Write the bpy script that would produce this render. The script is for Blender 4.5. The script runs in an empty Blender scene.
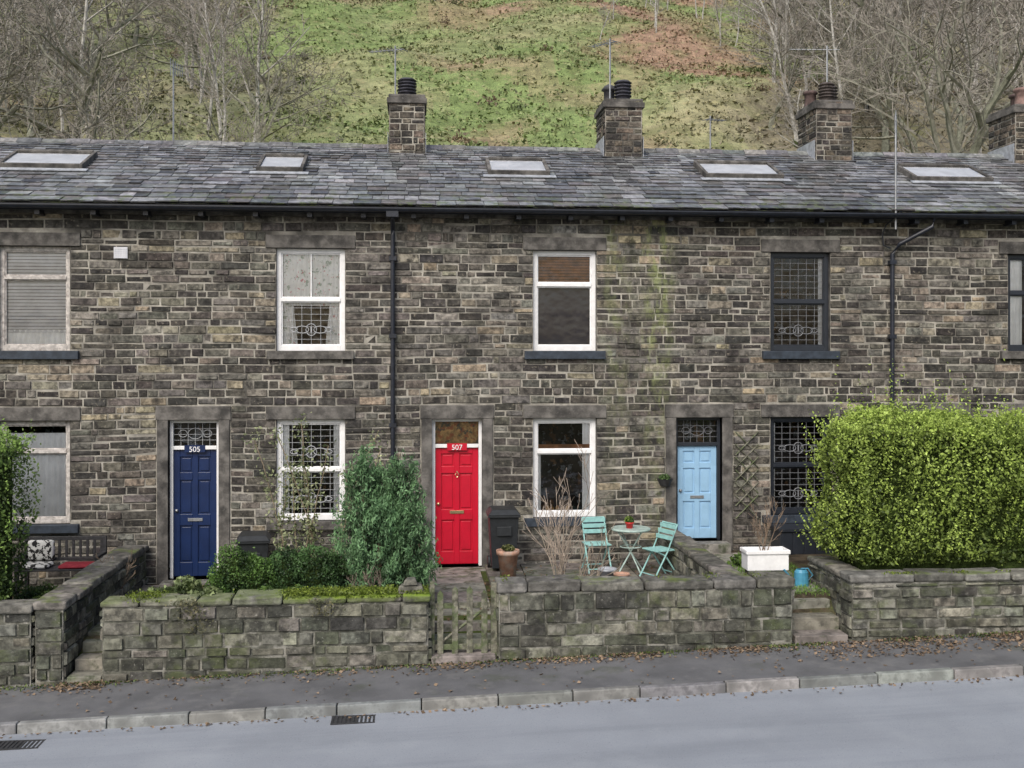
import bpy, math, random
import numpy as np
from mathutils import Vector, Matrix, noise as mn
R=random.Random(7)
RN=np.random.default_rng(5)
scene=bpy.context.scene
col_root=scene.collection

# ---------------------------------------------------------------- helpers
class MB:
    def __init__(s): s.v=[];s.f=[];s.c=[];s.mi=[];s.M=None
    def av(s,p):
        p=Vector(p)
        if s.M is not None: p=s.M@p
        s.v.append((p[0],p[1],p[2])); return len(s.v)-1
    def face(s,pts,col=(1,1,1),mi=0):
        s.f.append([s.av(p) for p in pts]); s.c.append(col); s.mi.append(mi)
    def fi(s,idx,col=(1,1,1),mi=0):
        s.f.append(list(idx)); s.c.append(col); s.mi.append(mi)
    def box(s,x0,x1,y0,y1,z0,z1,col=(1,1,1),mi=0):
        b=[s.av(p) for p in [(x0,y0,z0),(x1,y0,z0),(x1,y1,z0),(x0,y1,z0),(x0,y0,z1),(x1,y0,z1),(x1,y1,z1),(x0,y1,z1)]]
        for q in [(0,3,2,1),(4,5,6,7),(0,1,5,4),(1,2,6,5),(2,3,7,6),(3,0,4,7)]:
            s.fi([b[i] for i in q],col,mi)
    def tube(s,pts,rad,n=8,col=(1,1,1),mi=0,cap=True):
        pts=[Vector(p) for p in pts]; rings=[]
        for i,p in enumerate(pts):
            if i==0: t=pts[1]-p
            elif i==len(pts)-1: t=p-pts[i-1]
            else: t=pts[i+1]-pts[i-1]
            if t.length<1e-9: t=Vector((0,0,1))
            t.normalize()
            a=t.cross(Vector((0,0,1)) if abs(t.z)<.9 else Vector((1,0,0))).normalized(); b=t.cross(a)
            r=rad[i] if isinstance(rad,(list,tuple)) else rad
            rings.append([s.av(p+a*(r*math.cos(6.28318*k/n))+b*(r*math.sin(6.28318*k/n))) for k in range(n)])
        for i in range(len(rings)-1):
            for k in range(n):
                s.fi((rings[i][k],rings[i][(k+1)%n],rings[i+1][(k+1)%n],rings[i+1][k]),col,mi)
        if cap and n>3:
            s.fi(rings[0],col,mi); s.fi(rings[-1][::-1],col,mi)
    def lathe(s,c,prof,n=16,col=(1,1,1),mi=0):
        rings=[]
        for r,z in prof:
            rings.append([s.av((c[0]+r*math.cos(6.28318*k/n),c[1]+r*math.sin(6.28318*k/n),c[2]+z)) for k in range(n)])
        for i in range(len(rings)-1):
            for k in range(n):
                s.fi((rings[i][k],rings[i][(k+1)%n],rings[i+1][(k+1)%n],rings[i+1][k]),col,mi)
    def build(s,name,mats,parent=None,smooth=False,bevel=0):
        me=bpy.data.meshes.new(name)
        me.from_pydata(s.v,[],s.f)
        if not isinstance(mats,(list,tuple)): mats=[mats]
        for m in mats: me.materials.append(m)
        me.polygons.foreach_set('material_index',s.mi)
        ca=me.color_attributes.new('Col','FLOAT_COLOR','CORNER')
        lens=[len(f) for f in s.f]
        arr=np.ones((len(s.c),4)); arr[:,:3]=np.array(s.c)[:,:3]
        ca.data.foreach_set('color',np.repeat(arr,lens,axis=0).ravel())
        if smooth: me.polygons.foreach_set('use_smooth',[True]*len(s.f))
        me.update()
        o=bpy.data.objects.new(name,me); col_root.objects.link(o)
        if parent: o.parent=parent
        if bevel:
            b=o.modifiers.new('b','BEVEL'); b.width=bevel; b.segments=2; b.limit_method='ANGLE'
        return o
def empty(name,parent=None):
    o=bpy.data.objects.new(name,None); col_root.objects.link(o)
    o.empty_display_size=.2
    if parent: o.parent=parent
    return o
def jit(c,a,r=R):
    k=1+r.uniform(-a,a); return tuple(max(.002,x*k*(1+r.uniform(-a*.2,a*.2))) for x in c)
def lerp(a,b,t): return tuple(a[i]*(1-t)+b[i]*t for i in range(3))
def nz(x,y,z=0): return mn.noise(Vector((x,y,z)))

def cloud(name,P,size,C,mat,parent=None,flat=0,aspect=.55,up=0):
    """many small leaf-shaped faces"""
    n=len(P); P=np.asarray(P,float)
    a=RN.normal(size=(n,3)); a[:,2]=a[:,2]*(1-flat)+up*np.abs(RN.normal(size=n))*2
    a/=np.linalg.norm(a,axis=1)[:,None]
    b=RN.normal(size=(n,3)); b[:,2]*=(1-flat)
    b-=a*np.sum(a*b,axis=1)[:,None]; b/=np.linalg.norm(b,axis=1)[:,None]
    s=(size*(.6+.8*RN.random(n)))[:,None]
    nn=np.cross(a,b)*s*.18
    V=np.stack([P-a*s*.5,P-b*s*.5*aspect+nn,P+a*s*.5,P+b*s*.5*aspect+nn],axis=1).reshape(-1,3)
    me=bpy.data.meshes.new(name)
    me.vertices.add(4*n); me.vertices.foreach_set('co',V.ravel())
    me.loops.add(4*n); me.loops.foreach_set('vertex_index',np.arange(4*n))
    me.polygons.add(n); me.polygons.foreach_set('loop_start',np.arange(n)*4); me.polygons.foreach_set('loop_total',np.full(n,4))
    me.update(calc_edges=True)
    ca=me.color_attributes.new('Col','FLOAT_COLOR','CORNER')
    A=np.ones((n,4)); A[:,:3]=np.clip(C,.002,1); ca.data.foreach_set('color',np.repeat(A,4,axis=0).ravel())
    me.materials.append(mat)
    o=bpy.data.objects.new(name,me); col_root.objects.link(o)
    if parent: o.parent=parent
    return o

# ---------------------------------------------------------------- materials
def mk(name,col='attr',rough=.8,nscale=8,namt=.35,bump=.3,bscale=30,spec=.3,metal=0,layers=(),bdist=.02,translucent=0):
    m=bpy.data.materials.new(name); m.use_nodes=True; nt=m.node_tree; nd=nt.nodes; lk=nt.links
    P=nd['Principled BSDF']; P.inputs['Roughness'].default_value=rough; P.inputs['Metallic'].default_value=metal
    P.inputs['Specular IOR Level'].default_value=spec
    tc=nd.new('ShaderNodeTexCoord'); geo=nd.new('ShaderNodeNewGeometry')
    if col=='attr':
        a=nd.new('ShaderNodeAttribute'); a.attribute_name='Col'; cur=a.outputs['Color']
    else:
        a=nd.new('ShaderNodeRGB'); a.outputs[0].default_value=(*col,1); cur=a.outputs[0]
    def noise(sc,det=3,ro=.6,src=None):
        n=nd.new('ShaderNodeTexNoise'); n.inputs['Scale'].default_value=sc; n.inputs['Detail'].default_value=det; n.inputs['Roughness'].default_value=ro
        lk.new(src or tc.outputs['Object'],n.inputs['Vector']); return n.outputs['Fac']
    def mapr(v,a0,a1,b0,b1):
        n=nd.new('ShaderNodeMapRange'); n.interpolation_type='SMOOTHSTEP'
        for i,x in enumerate((a0,a1,b0,b1)): n.inputs[i+1].default_value=x
        lk.new(v,n.inputs[0]); return n.outputs[0]
    def mth(op,a,b):
        n=nd.new('ShaderNodeMath'); n.operation=op
        for i,x in enumerate((a,b)):
            if isinstance(x,(int,float)): n.inputs[i].default_value=x
            else: lk.new(x,n.inputs[i])
        return n.outputs[0]
    if namt:
        f=mapr(noise(nscale),.3,.7,1-namt,1+namt)
        vm=nd.new('ShaderNodeVectorMath'); vm.operation='SCALE'; lk.new(cur,vm.inputs[0]); lk.new(f,vm.inputs['Scale']); cur=vm.outputs[0]
    for (lc,ls,lo,hi,amt,mode) in layers:
        if mode!='algae':
            if mode=='streak':
                mp=nd.new('ShaderNodeMapping'); mp.inputs['Scale'].default_value=(1,1,.12); lk.new(tc.outputs['Object'],mp.inputs[0])
                f=mapr(noise(ls,4,.65,mp.outputs[0]),lo,hi,0,amt)
            elif mode=='along':
                mp=nd.new('ShaderNodeMapping'); mp.inputs['Scale'].default_value=(.08,1,1); lk.new(tc.outputs['Object'],mp.inputs[0])
                f=mapr(noise(ls,4,.65,mp.outputs[0]),lo,hi,0,amt)
            else: f=mapr(noise(ls,4,.65),lo,hi,0,amt)
        if mode=='up':
            sx=nd.new('ShaderNodeSeparateXYZ'); lk.new(geo.outputs['Normal'],sx.inputs[0]); f=mth('MULTIPLY',f,mapr(sx.outputs[2],.2,.8,0,1))
        if mode=='upright':
            sx=nd.new('ShaderNodeSeparateXYZ'); lk.new(geo.outputs['Normal'],sx.inputs[0]); f=mth('MULTIPLY',f,mapr(sx.outputs[2],-.2,.8,.35,1))
            sp=nd.new('ShaderNodeSeparateXYZ'); lk.new(geo.outputs['Position'],sp.inputs[0]); f=mth('MULTIPLY',f,mapr(sp.outputs[0],-2.2,-.9,.35,1))
        if mode=='low':
            sx=nd.new('ShaderNodeSeparateXYZ'); lk.new(geo.outputs['Position'],sx.inputs[0]); f=mth('MULTIPLY',f,mapr(sx.outputs[2],-.5,1.2,1,0))
        if mode=='eave':
            sx=nd.new('ShaderNodeSeparateXYZ'); lk.new(geo.outputs['Position'],sx.inputs[0]); f=mth('MULTIPLY',f,mapr(sx.outputs[2],6.05,6.6,1,0))
        if mode=='algae':
            sx=nd.new('ShaderNodeSeparateXYZ'); lk.new(geo.outputs['Position'],sx.inputs[0])
            mp=nd.new('ShaderNodeMapping'); mp.inputs['Scale'].default_value=(1,1,.4); lk.new(tc.outputs['Object'],mp.inputs[0])
            f2=mapr(noise(ls,6,.75,mp.outputs[0]),lo,hi,0,amt)
            def bumpx(c,w): return mapr(mth('ABSOLUTE',mth('SUBTRACT',sx.outputs[0],c),0),0,w,1,0)
            g_=mth('ADD',mth('MULTIPLY',bumpx(3.42,.45),.45),bumpx(4.12,.42))
            g_=mth('MULTIPLY',g_,mapr(sx.outputs[2],1.0,4.8,.28,1)); g_=mth('MULTIPLY',g_,mapr(sx.outputs[2],6.1,6.3,1,0))
            f=mth('MINIMUM',mth('MULTIPLY',g_,f2),.60)
        mx=nd.new('ShaderNodeMix'); mx.data_type='RGBA'; lk.new(f,mx.inputs[0]); lk.new(cur,mx.inputs[6]); mx.inputs[7].default_value=(*lc,1); cur=mx.outputs[2]
    lk.new(cur,P.inputs['Base Color'])
    if bump:
        b=nd.new('ShaderNodeBump'); b.inputs['Strength'].default_value=bump; b.inputs['Distance'].default_value=bdist
        lk.new(noise(bscale,4,.65),b.inputs['Height']); lk.new(b.outputs[0],P.inputs['Normal'])
    if translucent:
        t=nd.new('ShaderNodeBsdfTranslucent'); lk.new(cur,t.inputs[0]); ms=nd.new('ShaderNodeMixShader'); ms.inputs[0].default_value=translucent
        out=nd['Material Output']; lk.new(P.outputs[0],ms.inputs[1]); lk.new(t.outputs[0],ms.inputs[2]); lk.new(ms.outputs[0],out.inputs[0])
    return m
M={}
M['stone']=mk('sooty_sandstone','attr',.85,14,.45,.8,28,.25,layers=[((.35,.315,.245),17,.58,.70,.6,None),((.018,.017,.017),4.5,.50,.67,.8,None),((.026,.025,.025),1.3,.50,.68,.55,None),((.03,.03,.03),2.5,.5,.75,.45,'streak'),((.27,.31,.12),5,.42,.68,.85,'algae'),((.05,.07,.03),3,.55,.75,.35,'low')])
M['mortar']=mk('lime_mortar',(.36,.34,.295),.95,6,.35,.5,60,.1,layers=[((.055,.052,.048),1.5,.45,.62,.85,None),((.26,.31,.12),5,.42,.68,.85,'algae')])
M['gstone']=mk('garden_wall_stone','attr',.88,10,.4,.8,26,.2,layers=[((.028,.028,.026),4,.46,.66,.8,None),((.095,.115,.045),2.6,.50,.70,.55,None),((.36,.35,.31),22,.61,.72,.5,None)])
M['gmortar']=mk('garden_wall_mortar',(.12,.12,.10),.95,6,.5,.6,50,.1,layers=[((.30,.29,.26),3,.5,.62,.8,None)])
M['coping']=mk('coping_stone','attr',.88,7,.4,.8,22,.2,layers=[((.045,.045,.04),5,.46,.66,.65,None),((.13,.17,.04),2.0,.50,.66,.7,'up')])
M['mosscop']=mk('mossy_coping','attr',.9,7,.4,.8,22,.2,layers=[((.045,.045,.04),5,.46,.66,.5,None),((.16,.23,.03),2.6,.33,.5,1.0,'upright')])
M['ashlar']=mk('dressed_stone',(.13,.122,.112),.85,6,.4,.45,25,.25,layers=[((.032,.031,.03),3.5,.43,.68,.8,None),((.22,.21,.19),14,.58,.72,.4,None)])
M['slate']=mk('stone_slate','attr',.38,9,.35,.45,20,.55,layers=[((.52,.52,.52),12,.58,.70,.55,None),((.055,.055,.057),2.4,.53,.70,.6,None),((.15,.15,.08),5,.62,.76,.4,None),((.12,.15,.06),6,.50,.64,.75,'eave')])  # pale grey patches paint sky highlights into the slate colour
M['lead']=mk('lead_flashing',(.34,.36,.39),.5,10,.25,.2,20,.5)
M['asphalt']=mk('asphalt_road',(.265,.285,.315),.75,.8,.06,.5,150,.35,bdist=.006,layers=[((.20,.218,.245),1.2,.48,.66,.6,'along'),((.33,.35,.375),.5,.5,.7,.5,None),((.46,.475,.49),90,.60,.70,.6,None),((.11,.12,.14),60,.58,.7,.65,None)])
M['pave']=mk('asphalt_pavement',(.115,.116,.120),.85,1.4,.2,.5,120,.3,bdist=.006,layers=[((.18,.178,.175),3,.5,.7,.5,None),((.32,.31,.30),90,.62,.72,.55,None),((.05,.05,.05),70,.6,.7,.5,None),((.06,.07,.04),1.7,.55,.75,.45,None)])
M['kerb']=mk('kerb_stone','attr',.8,12,.3,.5,50,.25,bdist=.008,layers=[((.09,.09,.085),6,.46,.66,.6,None)])
M['iron']=mk('cast_iron',(.035,.035,.037),.55,20,.3,.2,60,.4)
M['pipe']=mk('painted_pipe',(.014,.017,.026),.4,10,.3,.1,40,.5)
M['white']=mk('white_paint',(.80,.80,.80),.4,9,.06,.08,30,.5,layers=[((.42,.41,.38),7,.62,.76,.3,None)])
M['oldwhite']=mk('weathered_paint',(.48,.45,.42),.7,12,.3,.3,40,.3,layers=[((.16,.12,.10),14,.54,.68,.6,None)])
M['darkpaint']=mk('dark_frame',(.022,.026,.034),.35,9,.1,.05,30,.5)
M['navysill']=mk('painted_sill',(.03,.04,.055),.6,9,.3,.2,30,.4)
M['red']=mk('red_door_paint',(.50,.007,.028),.28,5,.06,.04,20,.5,layers=[((.33,.01,.02),4,.58,.75,.4,None)])
M['blue']=mk('blue_door_paint',(.007,.021,.080),.32,5,.12,.05,20,.5,layers=[((.02,.035,.07),6,.58,.75,.4,None)])
M['lblue']=mk('pale_blue_door_paint',(.28,.47,.66),.4,5,.06,.05,20,.4,layers=[((.20,.34,.48),5,.58,.75,.4,None)])
M['brass']=mk('brass',(.65,.52,.3),.3,20,.15,.05,30,.5,metal=.9)
M['steel']=mk('aerial_metal',(.30,.31,.32),.45,20,.15,.0,30,.5,metal=.6)
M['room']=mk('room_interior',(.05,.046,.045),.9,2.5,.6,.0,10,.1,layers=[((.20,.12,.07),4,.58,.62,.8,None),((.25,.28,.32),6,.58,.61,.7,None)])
M['curtain']=mk('floral_curtain',(.94,.94,.93),.9,8,.05,.1,30,.1,layers=[((.34,.42,.34),11,.58,.61,.8,None),((.62,.22,.25),15,.62,.65,.85,None)])
M['net']=mk('white_curtain',(.92,.93,.94),.9,5,.08,.1,30,.1)
M['blind']=mk('grey_blind',(.68,.69,.72),.7,4,.10,.1,30,.3)
M['greyroller']=mk('roller_blind',(.10,.10,.125),.8,2,.15,.1,30,.3)
M['woodblind']=mk('wooden_blind',(.28,.13,.06),.6,6,.35,.1,30,.3)
M['orange_mottle']=mk('orange_reflection_and_ornament',(.42,.26,.10),.4,12,.5,.1,30,.4,layers=[((.35,.08,.03),9,.52,.58,.7,None),((.04,.07,.06),11,.54,.6,.8,None)])  # orange mottle: painted glass reflections for red-door fanlights, also ornament colour
M['leadcame']=mk('lead_came',(.36,.37,.38),.5,20,.1,0,30,.5)
M['leadcamed']=mk('lead_came_dark',(.17,.175,.185),.5,20,.1,0,30,.5)
M['terra']=mk('terracotta',(.42,.25,.18),.8,9,.3,.3,30,.2,layers=[((.38,.36,.32),6,.50,.66,.7,None)])
M['pot']=mk('chimney_pot','attr',.8,9,.35,.3,30,.3)
M['plastic']=mk('bin_plastic',(.022,.025,.028),.45,12,.2,.1,60,.4)
M['gwood']=mk('weathered_wood',(.17,.165,.13),.85,16,.4,.5,40,.2,layers=[((.09,.12,.05),5,.46,.62,.8,None),((.04,.04,.03),9,.50,.64,.7,None)])
M['turq']=mk('turquoise_paint',(.28,.52,.50),.45,12,.12,.1,30,.4)
M['metalgreen']=mk('pale_table_metal',(.36,.46,.42),.45,12,.2,.1,30,.4)
M['redpot']=mk('red_pot',(.6,.03,.03),.35,12,.1,.0,30,.5)
M['bluep']=mk('blue_plastic',(.06,.24,.36),.4,12,.1,.0,30,.5)
M['flag']=mk('flagstone','attr',.85,5,.35,.5,25,.25,layers=[((.07,.10,.03),3,.5,.65,.6,None),((.04,.04,.035),6,.5,.66,.6,None)])
M['soil']=mk('garden_ground',(.075,.06,.042),.95,3,.5,.9,14,.1,bdist=.06,layers=[((.06,.09,.02),1.2,.45,.6,.8,None),((.14,.10,.06),9,.55,.7,.6,None)])
M['hill']=mk('hillside','attr',.95,.9,.25,1.0,1.6,.1,bdist=.4,layers=[((.15,.165,.07),.35,.52,.66,.5,None),((.36,.31,.18),1.0,.56,.68,.55,None),((.09,.10,.05),2.6,.56,.70,.6,None)])
M['leaf']=mk('foliage','attr',.5,3,.15,0,30,.35,translucent=.3)
M['dryleaf']=mk('dry_leaves','attr',.8,3,.15,0,30,.2)
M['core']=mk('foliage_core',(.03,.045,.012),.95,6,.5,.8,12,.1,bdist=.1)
M['bark']=mk('bark','attr',.9,6,.3,0,20,.15)
M['cushion']=mk('cushion',(.5,.5,.48),.9,10,.1,.2,30,.1,layers=[((.02,.02,.02),14,.5,.53,1,None)])
M['redcloth']=mk('red_cloth',(.22,.03,.04),.9,10,.2,.2,30,.1)
def glassmat():
    m=bpy.data.materials.new('window_glass'); m.use_nodes=True; nt=m.node_tree; nd=nt.nodes; lk=nt.links
    nd.remove(nd['Principled BSDF'])
    t=nd.new('ShaderNodeBsdfTransparent'); t.inputs[0].default_value=(.97,.98,.98,1)
    g_=nd.new('ShaderNodeBsdfGlossy'); g_.inputs['Roughness'].default_value=.03
    n=nd.new('ShaderNodeTexNoise'); n.inputs['Scale'].default_value=3.5
    b=nd.new('ShaderNodeBump'); b.inputs['Strength'].default_value=.15; b.inputs['Distance'].default_value=.05
    tc=nd.new('ShaderNodeTexCoord'); lk.new(tc.outputs['Object'],n.inputs['Vector']); lk.new(n.outputs[0],b.inputs['Height']); lk.new(b.outputs[0],g_.inputs['Normal'])
    f=nd.new('ShaderNodeFresnel'); f.inputs['IOR'].default_value=1.7
    mx=nd.new('ShaderNodeMixShader'); lk.new(f.outputs[0],mx.inputs[0]); lk.new(t.outputs[0],mx.inputs[1]); lk.new(g_.outputs[0],mx.inputs[2])
    lk.new(mx.outputs[0],nd['Material Output'].inputs[0]); return m
M['glass']=glassmat()

# ---------------------------------------------------------------- stonework
def stones(mb,O,Nv,L,z0,z1,colf,ch=(.105,.15),bl=(.17,.46),excl=(),gap=.016,prot=(.008,.028),pick=None,rnd=R,wav=0):
    O=Vector(O); Nv=Vector(Nv).normalized(); U=Vector((0,0,1)).cross(Nv)
    z=z0
    while z<z1-.04:
        h=rnd.uniform(*ch)
        if z+h>z1-.05: h=z1-z
        zm=z+h/2
        spans=[(0,L)]
        for (a,b,c,d) in excl:
            if c<zm<d:
                ns=[]
                for (s,e) in spans:
                    if b<=s or a>=e: ns.append((s,e)); continue
                    if a>s: ns.append((s,a))
                    if b<e: ns.append((b,e))
                spans=ns
        lng=rnd.random()
        for (s,e) in spans:
            u=s
            while u<e-.02:
                w=rnd.uniform(*bl)*(.8+.5*lng)
                if rnd.random()<.12: w*=.6
                if e-(u+w)<bl[0]*.7: w=e-u
                P=O+U*(u+w/2); c=colf(P,zm)
                m=pick(P) if pick else mb
                if m is not None:
                    gg=gap/2; g1=gg+rnd.uniform(-.003,.005); i=rnd.uniform(.006,.014); p=rnd.uniform(*prot)
                    j=lambda:rnd.uniform(-.005,.005)
                    u0,u1,a0,a1=u+g1,u+w-g1,z+gg+j(),z+h-gg+j()
                    if rnd.random()<.15: a1-=rnd.uniform(.008,.024)
                    zo=(lambda uu,zz: wav*nz(uu*.45,zz*.5,2)+wav*.35*nz(uu*1.7,zz*.8,6)) if wav else (lambda uu,zz:0)
                    outer=[(u0+j(),a0+j()),(u1+j(),a0+j()),(u1+j(),a1+j()),(u0+j(),a1+j())]
                    inner=[(u0+i+j(),a0+i+j()),(u1-i+j(),a0+i+j()),(u1-i+j(),a1-i+j()),(u0+i+j(),a1-i+j())]
                    vo=[m.av(O+U*q[0]+Vector((0,0,q[1]+zo(*q)))-Nv*.004) for q in outer]
                    vi=[m.av(O+U*q[0]+Vector((0,0,q[1]+zo(*q)))+Nv*(p+rnd.uniform(-.007,.007))) for q in inner]
                    m.fi(vi,c)
                    for k in range(4): m.fi((vo[k],vo[(k+1)%4],vi[(k+1)%4],vi[k]),c)
                u+=w
        z+=h
DK=(.042,.039,.037); MD=(.105,.095,.080); TN=(.28,.235,.165); GY=(.195,.185,.165)
def wallcol(P,z):
    n=nz(P.x*.35,z*.5,3)+.5*nz(P.x*1.1,z*1.4,9)
    wt=.28+.6*n+(.16 if P.x>7.8 else 0)+(.16 if z>5.3 else 0)-(.06 if z<2.8 else 0)
    r=R.random()
    if r<max(.07,wt*.55): c=lerp(TN,GY,R.random())
    elif r<.52+wt*.4: c=lerp(MD,GY,R.random()*.6)
    else: c=lerp(DK,MD,R.random()*.7)
    return jit(c,.24)
def gcol(P,z):
    r=R.random(); c=lerp((.060,.060,.055),(.25,.24,.205),r*r)
    c=lerp(c,(.11,.125,.065),.3*R.random()); return jit(c,.2)
def chimcol(P,z): return jit(lerp((.04,.038,.036),(.18,.15,.115),R.random()**1.6),.25)

# ---------------------------------------------------------------- ground
def g(x): return -.46+.03*max(-60,min(60,x))
def gl(x): return float(np.interp(x,[-60,-8,-4,-.4,3.9,5,12,60],[-2,-.3,-.2,-.05,0,.18,.35,1.5]))
xs=sorted(set([round(v,2) for v in np.concatenate([np.arange(-220,-30,10),np.arange(-30,40,.5),np.arange(40,221,10)])]))
def sheet(name,xs,ys,hf,mat,smooth=True):
    mb=MB(); nx=len(xs)
    for y in ys:
        for x in xs: mb.v.append((x,y,hf(x,y)))
    for j in range(len(ys)-1):
        for i in range(nx-1):
            a=j*nx+i; mb.fi((a,a+1,a+1+nx,a+nx))
    return mb.build(name,mat,None,smooth)
def hground(x,y):
    if y<=-4.2: return g(x)-.22
    t=min(1,(y+4.2)/.7); return (g(x)-.22)*(1-t)+gl(x)*t+ (.015*nz(x*3,y*3) if y>-3.5 and y<0 else 0)
ys=[-200,-120,-80,-50,-30,-22,-16,-13,-10,-8,-6,-4.2,-3.85,-3.5]+[round(-3+.5*i,2) for i in range(8)]+[2,4,6,8,10,14]
sheet('ground',xs,ys,hground,M['soil'])
sheet('road',xs,[-12.6,-10,-8,-7,-6.3,-5.73],lambda x,y:g(x)-.11-(.02*(y+5.73) if y<-12 else 0)+(.02 if -11<y<-7 else 0),M['asphalt'])
sheet('pavement',xs,[-5.64,-5,-4.2],lambda x,y:g(x)+.002+(y+5.6)*.012,M['pave'])
sheet('far_pavement',xs,[-14.4,-12.72],lambda x,y:g(x),M['pave'])
def kerb(name,y0,y1):
    mb=MB(); x=-40.0
    while x<45:
        L=R.uniform(.8,1.05); a=g(x);b=g(x+L); c=jit((.225,.225,.22),.2)
        e=.006; dz=R.uniform(-.005,.005)+.006; dy=R.uniform(-.006,.006)
        p=[(x+e,y0+dy,a-.25),(x+L-e,y0+dy,b-.25),(x+L-e,y1,b-.25),(x+e,y1,a-.25),(x+e,y0+.012+dy,a+dz),(x+L-e,y0+.012+dy,b+dz),(x+L-e,y1,b+dz),(x+e,y1,a+dz)]
        v=[mb.av(q) for q in p]
        for q in [(4,5,6,7),(0,1,5,4),(1,2,6,5),(2,3,7,6),(3,0,4,7)]: mb.fi([v[i] for i in q],c)
        x+=L
    return mb.build(name,M['kerb'],None,False,.014)
kerb('kerb',-5.75,-5.63); kerb('kerb',-12.74,-12.62)

# ---------------------------------------------------------------- terrace
parties=[-13.44,-9.1,-4.75,-.40,3.95,8.29,12.63,16.97,21.3]
H=[
 dict(d=(-12.8,-11.98,-.3),dm='blue',w=(-11.0,-9.92),st='net'),
 dict(d=(-8.45,-7.63,-.25),dm='red',w=(-6.82,-5.68),st='left'),
 dict(d=(-4.10,-3.28,-.15),dm='blue',w=(-2.34,-1.20),st='505'),
 dict(d=(.26,1.11,-.02),dm='red',w=(1.98,3.07),st='507'),
 dict(d=(4.46,5.27,.36),dm='lblue',w=(6.13,7.20),st='509'),
 dict(d=(8.72,9.55,.40),dm='red',w=(10.45,11.53),st='dark'),
 dict(d=(13.1,13.92,.5),dm='blue',w=(14.8,15.88),st='net'),
 dict(d=(17.5,18.3,.55),dm='red',w=(19.2,20.28),st='dark'),
]
ZU=(3.65,5.37); ZL=(.80,2.50)
excl=[];holes=[]
X0=parties[0];X1=parties[-1]
for h in H:
    a,b=h['w']
    for (z0,z1) in (ZU,ZL):
        holes.append((a,b,z0,z1)); excl.append((a,b,z0,z1)); excl.append((a-.17,b+.17,z1,z1+.22)); excl.append((a-.16,b+.16,z0-.15,z0))
    a,b,z=h['d']; holes.append((a,b,z,2.50)); excl.append((a-.19,b+.19,-1,2.5)); excl.append((a-.2,b+.2,2.5,2.73))
exl=[(a-X0,b-X0,c,d) for a,b,c,d in excl]
smb=[MB() for _ in H]; rfm=[MB() for _ in H]
def pidx(x):
    for i in range(len(H)):
        if x<parties[i+1]: return i
    return len(H)-1
stones(None,(X0,0,0),(0,-1,0),X1-X0,-.7,6.0,wallcol,ch=(.092,.156),bl=(.16,.50),excl=exl,gap=.018,prot=(.004,.026),pick=lambda P:smb[pidx(P.x)],wav=.022)

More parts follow.
